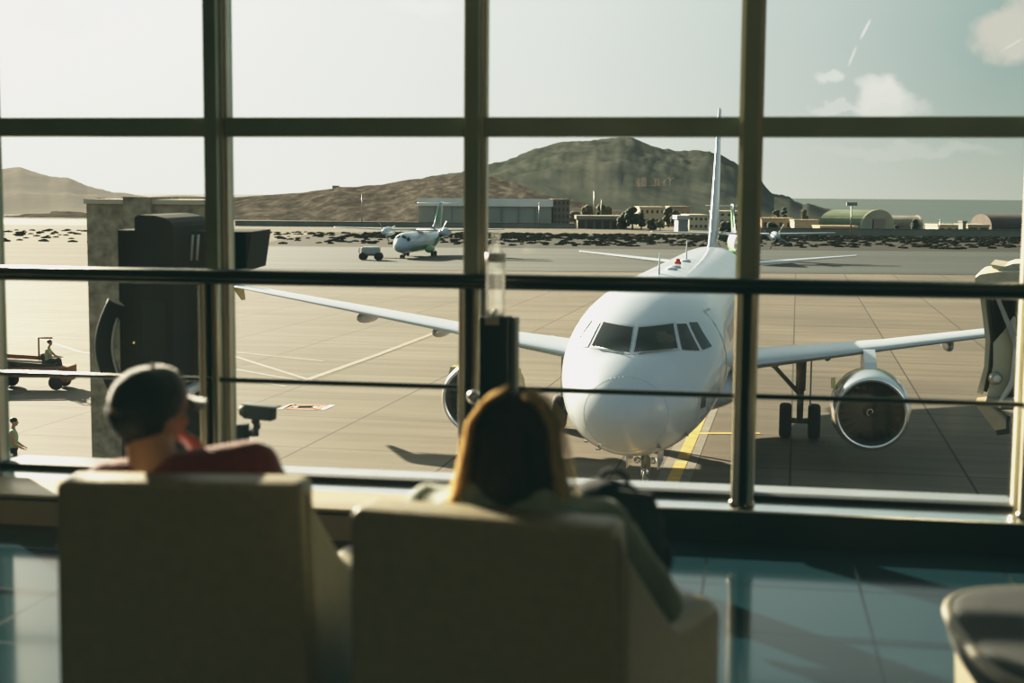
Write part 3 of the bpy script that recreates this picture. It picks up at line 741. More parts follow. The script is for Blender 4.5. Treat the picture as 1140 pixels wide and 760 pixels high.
def hill_mat(name, c1, c2, c3, sc, air=(0, 0, 0)):
    m = bpy.data.materials.new(name); m.use_nodes = True
    nt = m.node_tree; b = nt.nodes['Principled BSDF']; N = nt.nodes.new; L = nt.links.new
    tc = N('ShaderNodeTexCoord')
    n1 = N('ShaderNodeTexNoise'); n1.inputs['Scale'].default_value = sc; n1.inputs['Detail'].default_value = 10; n1.inputs['Roughness'].default_value = .75
    mp = N('ShaderNodeMapping'); mp.inputs['Scale'].default_value = (1, .14, 1.5); L(tc.outputs['Object'], mp.inputs[0]); L(mp.outputs[0], n1.inputs['Vector'])
    cr = N('ShaderNodeValToRGB'); e = cr.color_ramp.elements; e[0].position = .36; e[0].color = (*c1, 1); e[1].position = .66; e[1].color = (*c3, 1)
    q = cr.color_ramp.elements.new(.5); q.color = (*c2, 1); L(n1.outputs['Fac'], cr.inputs[0]); L(cr.outputs[0], b.inputs['Base Color'])
    b.inputs['Roughness'].default_value = 1; b.inputs['Specular IOR Level'].default_value = 0
    b.inputs['Emission Color'].default_value = (*air, 1); b.inputs['Emission Strength'].default_value = 1   # distant haze put in as a faint glow of the hill itself
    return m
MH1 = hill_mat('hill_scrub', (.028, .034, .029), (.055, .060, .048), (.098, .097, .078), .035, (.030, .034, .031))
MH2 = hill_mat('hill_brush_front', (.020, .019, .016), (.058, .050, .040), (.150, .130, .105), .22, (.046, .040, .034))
MH3 = hill_mat('hill_far', (.08, .072, .06), (.11, .098, .08), (.14, .125, .10), .02, (.24, .22, .185))  # far hills paled, haze put into their colour and glow
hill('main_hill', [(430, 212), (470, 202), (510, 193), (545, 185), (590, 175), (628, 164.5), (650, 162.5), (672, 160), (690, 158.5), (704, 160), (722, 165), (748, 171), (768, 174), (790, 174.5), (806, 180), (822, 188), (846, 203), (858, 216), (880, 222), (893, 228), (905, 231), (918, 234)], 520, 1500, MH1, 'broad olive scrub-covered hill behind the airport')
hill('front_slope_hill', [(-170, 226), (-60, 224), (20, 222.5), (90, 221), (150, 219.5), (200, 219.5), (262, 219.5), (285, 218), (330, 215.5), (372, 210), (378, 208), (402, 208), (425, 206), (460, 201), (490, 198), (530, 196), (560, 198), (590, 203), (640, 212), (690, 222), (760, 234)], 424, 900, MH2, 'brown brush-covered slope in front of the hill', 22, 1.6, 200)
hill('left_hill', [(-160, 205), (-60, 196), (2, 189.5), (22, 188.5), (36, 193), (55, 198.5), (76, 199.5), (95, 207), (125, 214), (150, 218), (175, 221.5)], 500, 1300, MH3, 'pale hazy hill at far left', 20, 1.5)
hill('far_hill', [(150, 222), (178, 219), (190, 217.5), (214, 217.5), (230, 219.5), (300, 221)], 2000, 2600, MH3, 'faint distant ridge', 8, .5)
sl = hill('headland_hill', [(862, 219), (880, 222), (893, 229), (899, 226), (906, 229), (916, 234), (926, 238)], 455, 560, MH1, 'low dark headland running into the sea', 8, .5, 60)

# ------------------------------------------------------------------ buildings beyond the taxiway
def bm_(c, var=.08):
    c = tuple(min(.85, k * 1.4) for k in c); return mat('render_%02d%02d%02d' % tuple(int(99 * k) for k in c), c, .85, 0, var, .3, spec=.2)
M_win = mat('window_dark', (.03, .04, .042), .3)
def block(px0, px1, top, bot, Y, depth, col, name, label, cat='building', nwin=0, rows=1, roof=None, winh=.35, doors=0):
    a, b = PX(px0, bot, Y), PX(px1, bot, Y); t = PX((px0 + px1) / 2, top, Y)
    z0 = GZ; w = b.x - a.x; h = t.z - z0
    e = thing(name, label, cat, ((a.x + b.x) / 2, Y, z0))
    MB().box((0, depth / 2, h / 2), (w, depth, h)).obj('walls', bm_(col), e)
    if roof: MB().box((0, depth / 2 - .3, h + .2), (w + .8, depth + .8, .9)).obj('roof', bm_(roof), e)
    else: MB().box((0, depth / 2, h + .05), (w + .3, depth + .3, .35)).obj('parapet', bm_(tuple(c * .85 for c in col)), e)
    for r in range(rows):
        for k in range(nwin):
            x = -w / 2 + w * (k + .5) / nwin; z = h * (r + .55) / rows
            MB().box((x, -.06, z), (w / nwin * .42, .14, h / rows * winh)).obj('window', M_win, e)
    for k in range(doors):
        x = -w / 2 + w * (k + .5) / max(1, doors)
        MB().box((x, -.08, h * .38), (w / doors * .7, .18, h * .76)).obj('door', M_win, e)
    return e, w, h
# big grey hangar with a white roof band
e, w, h = block(466, 614, 223.5, 251, 372, 40, (.27, .28, .24), 'hangar', 'large grey hangar with pale roof band in front of hill', 'hangar', roof=None)
MB().box((0, -.3, h - .4), (w + .6, .9, 2.0)).obj('roof_band', bm_((.62, .62, .56)), e)
for k in range(1, 8): MB().box((-w / 2 + w * k / 8, -.12, h * .42), (.28, .3, h * .8)).obj('door_rib', bm_((.20, .21, .19)), e)
block(615.5, 634, 222.5, 251, 374, 34, (.16, .145, .115), 'annex_building', 'dark brown gridded annex at the right end of the hangar', nwin=4, rows=4, winh=.5)
block(643, 698, 243, 254, 352, 14, (.20, .17, .12), 'depot_building', 'low depot with dark door bays beside the trees', doors=6, roof=(.22, .20, .16))
block(712, 740, 231, 250, 395, 16, (.46, .36, .24), 'terrace_building', 'pinkish cream block rising behind the dark trees', nwin=5, rows=2)
block(746, 768, 230.5, 244, 398, 12, (.34, .25, .17), 'terrace_building', 'brown roofed block behind right-hand tree', nwin=4, rows=1)
block(755, 766, 243, 256, 320, 8, (.20, .225, .225), 'shed_building', 'small pale blue-grey shed beside cream flats', roof=(.32, .34, .33))
block(767, 788, 240, 258, 345, 16, (.44, .39, .27), 'flats_building', 'cream two-storey flats left of the tail fin', nwin=4, rows=2)
block(800, 846, 236, 258, 345, 16, (.42, .38, .26), 'flats_building', 'cream flats with small windows right of the tail fin', nwin=6, rows=3)
block(847.5, 882, 243.5, 262, 335, 8, (.40, .30, .19), 'low_building', 'tan low building right of window mullion, before the sea', nwin=4, rows=1)
block(884, 911, 245.5, 261, 326, 5, (.34, .29, .20), 'low_building', 'plain tan block left of the green arched hangar', nwin=0)
block(913, 955, 252.5, 261, 312, 8, (.38, .28, .18), 'low_building', 'low tan offices in front of the green arched hangar', nwin=5, rows=1)
block(1044, 1070, 251, 261, 325, 10, (.42, .34, .22), 'low_building', 'small cream building with three windows facing the sea', nwin=3, rows=1)
block(1077, 1101, 251, 263, 325, 10, (.40, .33, .22), 'low_building', 'cream building with dark shutter beside the dark hangar', doors=2)
block(1071.3, 1075.3, 247, 262, 318, 3, (.14, .15, .13), 'tower_building', 'narrow dark tower between two cream buildings')
def arched(px0, px1, top, bot, Y, depth, yaw, col, endcol, label, door=True):
    a, b = PX(px0, bot, Y), PX(px1, bot, Y); h = PX(px0, top, Y).z - GZ
    W = depth; Ln = b.x - a.x
    e = thing('arched_hangar', label, 'hangar', ((a.x + b.x) / 2, Y, GZ), yaw)
    prof = [(-W / 2, 0), (-W / 2, h * .35)] + [(-W / 2 * cos(PI * k / 14), h * .35 + h * .65 * sin(PI * k / 14)) for k in range(1, 14)] + [(W / 2, h * .35), (W / 2, 0)]
    rings = [[V((x, y + W / 2, z)) for (y, z) in prof] for x in (-Ln / 2, Ln / 2)]
    MB().loft(rings, smooth=False).obj('shell', bm_(col, .2), e)
    MB().prism([(p[0] * 1.02 + W / 2, p[1] * 1.02) for p in prof], 'X', Ln / 2, Ln / 2 + .5).obj('end_wall', bm_(endcol), e)
    if door: MB().box((Ln / 2 + .5, W / 2, h * .3), (.5, W * .38, h * .6)).obj('door', M_win, e)
    return e
arched(910, 958, 233.5, 262, 330, 24, -.55, (.105, .13, .085), (.24, .24, .18), 'green arched hangar with dark open doorway near the sea')
arched(966, 1024, 240, 262, 372, 16, -.12, (.17, .15, .12), (.30, .25, .18), 'long grey-brown arched shed right of the green hangar', False)
arched(1103.5, 1150, 238.5, 263, 340, 16, 0, (.065, .055, .05), (.1, .09, .08), 'dark arched hangar at the right before the sea', False)
# hill houses
block(370, 376, 207, 209.5, 890, 8, (.30, .26, .20), 'ridge_house', 'small house on the ridge left of the hangar', roof=None)
for x0, x1, y0, y1, lb in ((655, 677, 175.5, 180, 'long pale terrace high on the main hill'), (699, 719, 175, 180.5, 'white block high on main hill, right of the terrace'), (640, 651, 179.5, 182, 'small pale house lowest on the main hill terrace')):
    a, b = PX(x0, y1, 1180), PX(x1, y1, 1180); t = PX(x0, y0, 1180)
    e = thing('hill_house', lb, 'building', ((a.x + b.x) / 2, 1180, a.z)); w = b.x - a.x; h = t.z - a.z
    MB().box((0, 8, h / 2 - 8), (w, 14, h + 16)).obj('walls', bm_((.46, .44, .38)), e)
    for k in range(5): MB().box((-w / 2 + w * (k + .5) / 5, .95, h * .5), (w * .08, .3, h * .35)).obj('window', M_win, e)
M_wallc = mat('boundary_wall', (.26, .25, .20), .9, 0, .15, .3)
def lowwall(x0, x1, py, Y, h, nm, lb):
    a, b = PX(x0, py, Y), PX(x1, py, Y)
    e = thing(nm, lb, 'wall', ((a.x + b.x) / 2, Y, GZ))
    MB().box((0, 0, h / 2), (b.x - a.x, .4, h)).obj('panel', M_wallc, e); MB().box((0, 0, h), (b.x - a.x, .6, .16)).obj('coping_or_sunlit_edge', M_road, e)
lowwall(846, 1150, 262, 305, 1.5, 'boundary_fence', 'long pale boundary wall in front of the seaside buildings')
lowwall(262, 640, 256, 352, 1.2, 'boundary_fence', 'pale low wall in front of the large hangar')

# trees
M_leaf = mat('leaf_dark', (.022, .036, .024), .9, 0, .4, 1.5, .4)
M_leaf2 = mat('leaf_olive', (.09, .085, .045), .9, 0, .4, 1.5, .4)
M_trunk = mat('bark', (.08, .06, .04), .9)
def tree(px, bot, top, wpx, Y, m, label, group=None):
    b = PX(px, bot, Y); h = PX(px, top, Y).z - GZ + .8; w = wpx * 1.2 / FPX * Y
    e = thing('tree', label, 'tree', (b.x, Y, GZ), 0, group)
    rnd = random.Random(int(px * 7 + top))
    MB().tube((0, 0, 0), (0, 0, h * .55), w * .05, w * .03, 8).obj('trunk', M_trunk, e)
    bm = bmesh.new()
    for k in range(16):
        t = rnd.random(); a = rnd.random() * 2 * PI; r = w * .33 * (1 - .5 * t) * math.sqrt(rnd.random())
        c = V((r * cos(a), r * sin(a), h * (.28 + .60 * t))); s = w * rnd.uniform(.14, .24)
        q = bmesh.ops.create_icosphere(bm, subdivisions=2, radius=1)
        for v in q['verts']:
            n_ = 1 + .35 * noise.noise(v.co * 2.3 + V((k, px, 0))); v.co = V((v.co.x * s * n_, v.co.y * s * n_, v.co.z * s * .85 * n_)) + c
    me = bpy.data.meshes.new('crown'); bm.to_mesh(me); bm.free(); me.materials.append(m)
    for p in me.polygons: p.use_smooth = True
    o = bpy.data.objects.new('crown', me); COL.objects.link(o); o.parent = e
TL = [(694, 256, 240, 15, 345, M_leaf, 'dark round tree right of the depot, first of the clump'), (704, 256, 234, 18, 342, M_leaf, 'tall dark tree in the clump right of the depot'),
      (714, 256, 239, 14, 346, M_leaf, 'dark tree at right end of the clump before the pink block'), (744, 255, 234, 14, 375, M_leaf, 'dark tree between pink block and blue-grey shed'),
      (752, 255, 236.5, 12, 352, M_leaf, 'smaller dark tree left of the blue-grey shed'), (725, 257, 247, 12, 330, M_leaf, 'low dark tree in front of the pink block'),
      (735, 257, 248, 10, 336, M_leaf2, 'low olive tree in front of the pink block'), (873, 245, 232, 9, 362, M_leaf, 'palm-like tree above the tan low building'),
      (864, 245, 236, 9, 364, M_leaf2, 'olive tree left of the palm-like tree'), (895, 247, 236, 10, 345, M_leaf2, 'tree left of the green arched hangar'),
      (860, 262, 253, 14, 322, M_leaf, 'dark bush in front of the tan low building'), (1018, 261, 246, 11, 315, M_leaf, 'dark tree in front of the grey-brown shed'),
      (998, 262, 254, 9, 315, M_leaf, 'dark shrub in front of the grey-brown shed'), (810, 259, 253, 22, 330, M_leaf, 'dark hedge-like tree below the flats right of the tail'),
      (640, 252, 238, 14, 420, M_leaf2, 'olive tree right of the brown annex'), (655, 246, 232, 18, 425, M_leaf2, 'olive tree above the depot roof, left one'), (672, 246, 231, 18, 425, M_leaf2, 'olive tree above the depot roof, right one')]
for t_ in TL: tree(*t_)

# scrub on the verge: nobody could count it
bm = bmesh.new(); rnd = random.Random(3)
for k in range(2600):
    Y = rnd.choice([rnd.uniform(226, 298), rnd.uniform(262, 298)]); X = rnd.uniform(-.36, .38) * Y
    if X < -32 and rnd.random() < .75: continue
    s = rnd.uniform(.2, .62); q = bmesh.ops.create_icosphere(bm, subdivisions=1, radius=1)
    for v in q['verts']: v.co = V((v.co.x * s * 1.7, v.co.y * s, v.co.z * s * .55 * (1 + .3 * noise.noise(v.co * 3 + V((k, 0, 0)))) + .1)) + V((X, Y, GZ))
me = bpy.data.meshes.new('scrub_vegetation'); bm.to_mesh(me); bm.free(); me.materials.append(mat('scrub', (.032, .034, .028), 1, 0, .3, .8, spec=0))
o = bpy.data.objects.new('scrub_vegetation', me); COL.objects.link(o); struct(o, 'low dry scrub bushes on the verge beyond the taxiway', 'stuff', 'scrub')

# mast lights
def mast(px, bot, top, Y, label, head=True):
    b = PX(px, bot, Y); h = PX(px, top, Y).z - GZ
    e = thing('light_mast', label, 'light pole', (b.x, Y, GZ))
    MB().tube((0, 0, 0), (0, 0, h), .16, .09, 8).obj('pole', M_gear, e)
    if head: MB().box((0, -.1, h), (2.2, .5, .7)).obj('lamp_head', M_gear, e)
mast(947, 262, 227, 300, 'tall floodlight pole in front of the green arched hangar')
mast(1046, 262, 244, 318, 'thin pole beside the small cream building', False)
mast(403, 258, 217, 380, 'tall thin mast on slope left of the turboprop', False)
mast(661, 246, 213, 372, 'thin pale mast above the depot roof, left one', False)
mast(669, 246, 222, 374, 'thin pale mast above the depot roof, right one', False)
mast(600, 256, 226, 350, 'thin pale mast in front of the hangar doors', False)

# ================================================================== AIRLINER
air = thing('airliner', 'large white twin-engine passenger jet facing the window, nose towards us', 'airplane', tuple(PA), -YAW)
ST = [ # aft, half width, top, bottom
 (0, .02, 3.20, 3.16), (.04, .24, 3.41, 2.95), (.12, .42, 3.58, 2.80), (.3, .66, 3.80, 2.60), (.55, .90, 4.02, 2.42), (.9, 1.14, 4.22, 2.28), (1.3, 1.34, 4.40, 2.18), (1.7, 1.49, 4.56, 2.11), (2.1, 1.62, 4.82, 2.08), (2.6, 1.735, 5.10, 2.05),
 (3.2, 1.84, 5.36, 2.03), (4, 1.925, 5.61, 2.01), (5, 1.965, 5.78, 2.0), (6.2, 1.975, 5.87, 1.99), (8, 1.975, 5.90, 1.98), (12, 1.975, 5.90, 1.95), (18, 1.975, 5.90, 1.90), (24, 1.975, 5.90, 1.90),
 (26, 1.95, 5.90, 2.05), (28, 1.86, 5.90, 2.38), (30, 1.68, 5.88, 2.95), (32, 1.38, 5.82, 3.52), (34, 1.02, 5.72, 4.10), (36, .62, 5.58, 4.66), (37.2, .32, 5.45, 4.98), (37.57, .12, 5.32, 5.12)]
def st(a):
    a = max(0, min(37.57, a))
    for i in range(len(ST) - 1):
        p, q = ST[i], ST[i + 1]
        if p[0] <= a <= q[0]:
            t = (a - p[0]) / (q[0] - p[0])
            o = ST[i - 1] if i > 0 else p; r = ST[i + 2] if i + 2 < len(ST) else q
            out = []
            for k in (1, 2, 3):   # smooth interpolation with limited tangents
                m0 = (q[k] - o[k]) / (q[0] - o[0]) * (q[0] - p[0]) if i > 0 else (q[k] - p[k]); m1 = (r[k] - p[k]) / (r[0] - p[0]) * (q[0] - p[0]) if i + 2 < len(ST) else (q[k] - p[k])
                dl = q[k] - p[k]
                if abs(dl) < 1e-9: m0 = m1 = 0
                else:
                    m0 = max(0, min(m0 / dl, 2.4)) * dl; m1 = max(0, min(m1 / dl, 2.4)) * dl
                h00, h10, h01, h11 = 2*t**3-3*t**2+1, t**3-2*t**2+t, -2*t**3+3*t**2, t**3-t**2
                out.append(h00 * p[k] + h10 * m0 + h01 * q[k] + h11 * m1)
            return out
    return list(ST[-1][1:])
def fus(a, th, off=0.0):     # th: 0 = right(+lat), 90deg = top
    w, t, b = st(a); cz = (t + b) / 2; hz = (t - b) / 2
    return V(((w + off) * cos(th), a, cz + (hz + off) * sin(th)))
AS = [0, .02, .04, .08, .12, .2, .3, .42, .55, .7, .9, 1.1, 1.3, 1.5, 1.7, 1.9, 2.1, 2.35, 2.6, 2.9, 3.2, 3.6, 4, 4.5, 5, 5.6, 6.2, 7, 8, 10, 12, 15, 18, 21, 24, 25, 26, 27, 28, 29, 30, 31, 32, 33, 34, 35, 36, 36.7, 37.2, 37.57]
NF = 64
MB().loft([[fus(a, 2 * PI * k / NF) for k in range(NF)] for a in AS]).obj('fuselage', M_white, air)
def onfus(l, z, off=.012):   # the nose surface seen head-on at lateral l, height z
    lo, hi = 0.0, 8.0
    for _ in range(44):
        a = (lo + hi) / 2; w, t, b = st(a); cz, hz = (t + b) / 2, (t - b) / 2
        if (l / w) ** 2 + ((z - cz) / hz) ** 2 <= 1: hi = a
        else: lo = a
    a = (lo + hi) / 2; w, t, b = st(a); cz, hz = (t + b) / 2, (t - b) / 2
    n = V((l / w / w, 0, (z - cz) / hz / hz)).normalized(); n.y = -.7; n.normalize()
    return V((l, a, z)) + n * off
def patch(corners, n=10):    # bilinear patch in (l, z) laid on the nose
    (a, b, c, d) = corners; rings = []
    for i in range(n + 1):
        s = i / n; r = []
        for j in range(n + 1):
            t = j / n
            l = (a[0] * (1 - s) + b[0] * s) * (1 - t) + (d[0] * (1 - s) + c[0] * s) * t; z = (a[1] * (1 - s) + b[1] * s) * (1 - t) + (d[1] * (1 - s) + c[1] * s) * t
            r.append((l, z))
        rings.append(r)
    return rings
def panel(name, corners, m, off=.012, parent=air, n=10):
    g_ = patch(corners, n); return MB().loft([[onfus(l, z, off) for (l, z) in r] for r in g_], caps=False, closed=False).obj(name, m, parent)
M_glare = mat('window_glare', (.70, .71, .70), .3)  # left side windows: sun glare painted into the glass colour
for s in (1, -1):
    panel('windshield_surround', [(s * .025, 4.44), (s * 1.02, 4.49), (s * .84, 5.06), (s * .03, 4.99)], M_line, .006)
    panel('windshield', [(s * .055, 4.48), (s * .97, 4.535), (s * .80, 5.02), (s * .065, 4.95)], M_glassd, .016)
    gm_ = M_glassd if s > 0 else M_glare
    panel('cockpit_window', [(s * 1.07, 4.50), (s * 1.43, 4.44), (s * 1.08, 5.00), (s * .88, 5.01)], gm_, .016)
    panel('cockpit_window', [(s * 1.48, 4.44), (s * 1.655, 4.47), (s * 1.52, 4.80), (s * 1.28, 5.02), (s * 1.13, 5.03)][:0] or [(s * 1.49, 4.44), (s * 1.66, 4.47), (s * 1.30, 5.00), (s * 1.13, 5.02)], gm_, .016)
    mb = MB().path([onfus(s * .16, 4.45, .03), onfus(s * .5, 4.475, .035), onfus(s * .86, 4.51, .035)], .014, 6).obj('wiper', M_gear, air)
# radome seam
mb = MB(); rg = [fus(.58, 2 * PI * k / 64, -.004) for k in range(65)]
for p, q in zip(rg, rg[1:]): mb.tube(p, q, .007, .007, 6)
mb.obj('radome_seam', M_line, air)
# probes, service panel, cabin doors, cabin windows
for l, z in ((-.62, 2.45), (.72, 2.55), (1.25, 2.72), (-1.05, 2.42)):
    p = onfus(l, z, .0); MB().tube(p, p + V((0, -.02, -.07)), .02, .012, 8).box(p + V((0, -.06, -.06)), (.10, .12, .03)).obj('probe', M_gear, air)
panel('service_panel', [(1.46, 3.0), (1.62, 3.02), (1.66, 3.5), (1.50, 3.5)], M_line, .006); panel('service_panel_vent', [(1.52, 3.22), (1.61, 3.22), (1.63, 3.48), (1.54, 3.48)], M_win, .012)
def spatch(name, a0, a1, z0, z1, s, m, off, n=6):
    rings = []
    for i in range(n + 1):
        a = a0 + (a1 - a0) * i / n; w, t, b = st(a); cz, hz = (t + b) / 2, (t - b) / 2; r = []
        for j in range(n + 1):
            z = z0 + (z1 - z0) * j / n; th = math.asin(max(-1, min(1, (z - cz) / hz))); r.append(V((s * (w + off) * cos(th), a, cz + (hz + off) * sin(th))))
        rings.append(r)
    return MB().loft(rings, caps=False, closed=False).obj(name, m, air)
cw = {}
for s in (1, -1):
    spatch('cabin_door', 4.62, 5.50, 3.36, 5.2, s, M_line, .006); spatch('cabin_door', 4.66, 5.46, 3.40, 5.16, s, M_white, .010)
    spatch('cabin_door', 30.6, 31.3, 3.6, 5.3, s, M_line, .006)
    cw[s] = spatch('cabin_window', 6.6, 6.83, 4.25, 4.60, s, M_glassd, .008, 3)
    for k in range(1, 42):
        c = cw[s].copy(); COL.objects.link(c); c.parent = air; c.location = (0, .53 * k, 0)
    # livery lettering stripe left out; belly fairing below
MB().loft([[V((x * sc, a, 2.25 + zz * sc2)) for (x, zz) in [(2.15 * cos(2 * PI * k / 24), .85 * sin(2 * PI * k / 24)) for k in range(24)]] for (a, sc, sc2) in ((10.6, .4, .3), (11.6, .85, .8), (13, 1, 1), (19, 1, 1), (20.8, .85, .8), (22.4, .4, .3))]).obj('belly_fairing', M_white, air)
# wings
def foil(n=22):
    up, lo = [], []
    for k in range(n + 1):
        x = .5 * (1 - cos(PI * k / n)); y = .6 * (.2969 * math.sqrt(x) - .126 * x - .3516 * x * x + .2843 * x ** 3 - .1015 * x ** 4) / .1
        up.append((x, y * .58)); lo.append((x, -y * .42))
    return up + lo[-2:0:-1]
FO = foil()
def wing(name, secs, m, vertical=False, parent=air):
    rings = []
    for (l, le, ch, z, tk) in secs:
        r = []
        for (x, y) in FO:
            if vertical: r.append(V((y * tk * ch, le + x * ch, z)))
            else: r.append(V((l, le + x * ch, z + y * tk * ch - .03 * x * ch)))
        rings.append(r)
    return MB().loft(rings).obj(name, m, parent)
for s in (1, -1):
    secs = [(1.5, 11.7, 6.7, 2.98, .15), (2.2, 12.1, 6.2, 3.02, .15), (6.3, 14.2, 3.95, 3.42, .125), (11.5, 16.9, 2.8, 3.95, .115), (16.6, 19.45, 1.65, 4.47, .11), (16.95, 19.75, 1.3, 4.50, .10), (17.05, 20.1, .8, 4.52, .08)]
    w = wing('wing', [(s * a, *r) for (a, *r) in secs], M_greyal)
    for (l, a, z) in ((8.4, 17.9, 3.42), (11.4, 19.0, 3.74), (4.6, 17.4, 3.05)):
        MB().sphere((s * l, a, z - .12), (.17, 1.5, .26), 14).obj('flap_track_fairing', M_cowl if False else M_greyal, w)
    MB().loft([[V((s * (17.0 + ex), a, z)) for (a, z) in ((19.8, 4.52), (21.0, 4.52), (21.3, 5.15), (20.95, 5.15))] for ex in (0, .05)], smooth=False).obj('wingtip_fence', M_white, w)
    MB().loft([[V((s * (17.0 + ex), a, z)) for (a, z) in ((19.9, 4.5), (21.0, 4.5), (21.2, 3.9), (20.9, 3.9))] for ex in (0, .05)], smooth=False).obj('wingtip_fence', M_cowl, w)
    # engines
    ec = V((s * 5.75, 11.2, 1.86))
    en = MB().lathe([(.90, .10), (.99, .0), (1.055, .12), (1.12, .5), (1.15, 1.0), (1.13, 1.7), (1.06, 2.4), (.93, 3.1), (.90, 3.12), (.86, 3.0)], 48, 'Y', 0, None, ec).obj('engine', M_cowl, air, 'cream yellow engine nacelle with polished lip')
    MB().lathe([(.885, .9), (.865, .4), (.875, .15), (.915, .03), (.965, -.025), (1.02, .02), (1.065, .12), (1.105, .34), (1.135, .62), (1.155, .95)], 48, 'Y', 0, None, ec).obj('inlet_lip', M_lip, en)
    MB().lathe([(.0, .82), (.2, .84), (.9, .95)], 40, 'Y', 0, None, ec).obj('inlet_duct', M_black, en)
    mb = MB()
    for k in range(24):
        a = 2 * PI * k / 24; u = V((cos(a), 0, sin(a))); v = V((-sin(a), 0, cos(a)))
        q = []
        for j in range(5):
            r = .2 + .66 * j / 4; tw = .25 + .5 * j / 4; cd = .075 + .03 * j / 4
            q.append([ec + u * r + v * cd * cos(tw) + V((0, .68 - cd * sin(tw), 0)), ec + u * r - v * cd * cos(tw) + V((0, .68 + cd * sin(tw), 0))])
        mb.loft(q, caps=False, closed=False)
    mb.obj('fan', M_fan, en)
    MB().lathe([(.0, .30), (.05, .32), (.12, .42), (.19, .56), (.23, .70)], 24, 'Y', 0, None, ec).obj('spinner', M_fan, en)
    mb = MB(); pts = []
    for k in range(15):
        a = -.4 + 4.6 * k / 14; r = .03 + .10 * k / 14; pts.append(ec + V((r * cos(a), .30 + r * 1.05 - .02, r * sin(a))))
    mb.path(pts, .016, 6); mb.obj('spinner_swirl', M_wht, en)
    MB().lathe([(.62, 3.0), (.55, 3.7), (.42, 4.3), (.40, 4.3), (.0, 4.9)], 32, 'Y', 0, None, ec).obj('core_nozzle', M_gear, en)
    MB().loft([[V((s * 5.75 + x, a, z)) for x, a, z in ((-.19, 11.9, 2.75), (.19, 11.9, 2.75), (.17, 15.4, 2.6), (-.17, 15.4, 2.6))], [V((s * 5.75 + x, a, z)) for x, a, z in ((-.17, 12.7, 3.15), (.17, 12.7, 3.15), (.16, 15.6, 3.1), (-.16, 15.6, 3.1))],
        [V((s * 5.75 + x, a, z)) for x, a, z in ((-.17, 13.7, 3.42), (.17, 13.7, 3.42), (.15, 15.9, 3.3), (-.15, 15.9, 3.3))]], smooth=False).obj('engine_pylon', M_greyal, air)
    MB().loft([[V((s * (5.75 - 1.0 * sg * s), a, 2.45 + z)) for (a, z) in ((11.9, 0), (12.6, 0), (12.6, .25), (12.15, .25))] + [] for sg in (1,)] + [[V((s * (5.75 - 1.12), a, 2.45 + z)) for (a, z) in ((11.9, 0), (12.6, 0), (12.6, .22), (12.15, .22))]], smooth=False).obj('nacelle_strake', M_cowl, en)
    # main gear
    gx, ga = s * 3.795, 17.71
    gm = MB().tube((gx, ga, .55), (gx, ga, 1.75), .10, .12, 16).tube((gx, ga, 1.6), (gx, ga, 3.1), .16, .18, 16).tube((gx - .46, ga, .585), (gx + .46, ga, .585), .09, .09, 12).tube((gx, ga + .18, .75), (gx, ga + .25, 1.6), .05, .05, 8).obj('main_gear', M_gear, air)
    MB().path([(gx, ga, 1.45), (gx - s * .85, ga - .05, 2.35), (gx - s * 1.45, ga - .1, 2.75)], .075, 10).path([(gx - s * .85, ga - .05, 2.35), (gx - s * .2, ga, 2.9)], .05, 8).obj('side_brace', M_gear, gm)
    MB().box((gx + s * .32, ga, 2.0), (.05, 1.0, 1.7)).obj('gear_door', M_greyal, gm)
    for q in (-1, 1):
        MB().lathe([(.30, -.19), (.50, -.20), (.565, -.15), (.585, -.06), (.585, .06), (.565, .15), (.50, .20), (.30, .19)], 32, 'X', 0, None, (gx + q * .465, ga, .585)).lathe([(0, -.10), (.30, -.16), (.30, .16), (0, .10)], 24, 'X', 1, None, (gx + q * .465, ga, .585)).obj('wheel', [M_tyre, M_gear], gm)
    # tail
    wing('stabilizer', [(s * a, *r) for (a, *r) in [(.4, 31.2, 4.0, 4.98, .11), (1.2, 31.7, 3.6, 5.03, .10), (6.1, 34.5, 1.55, 5.40, .09), (6.25, 34.8, 1.1, 5.42, .07)]], M_white)
fin = wing('tail_fin', [(0, 28.0, 7.9, 5.7, .04), (0, 29.6, 6.3, 6.05, .085), (0, 30.3, 5.6, 6.6, .10), (0, 34.2, 2.2, 11.75, .10), (0, 34.45, 1.9, 11.88, .06)], M_white, True)
for z, r in ((7.0, .09), (7.6, .12), (8.4, .08), (9.2, .07)):
    le = 30.3 + (34.2 - 30.3) * (z - 6.6) / 5.15
    for s in (-1, 1): MB().tube((s * .02, le + 1.2, z), (.0135 + (.0285 if s > 0 else -.0215) * (5.6 - 3.4 * (z - 6.6) / 5.15) - (0 if s > 0 else .027), le + 1.2, z), r, r, 14).obj('livery_dot', M_magenta, fin)
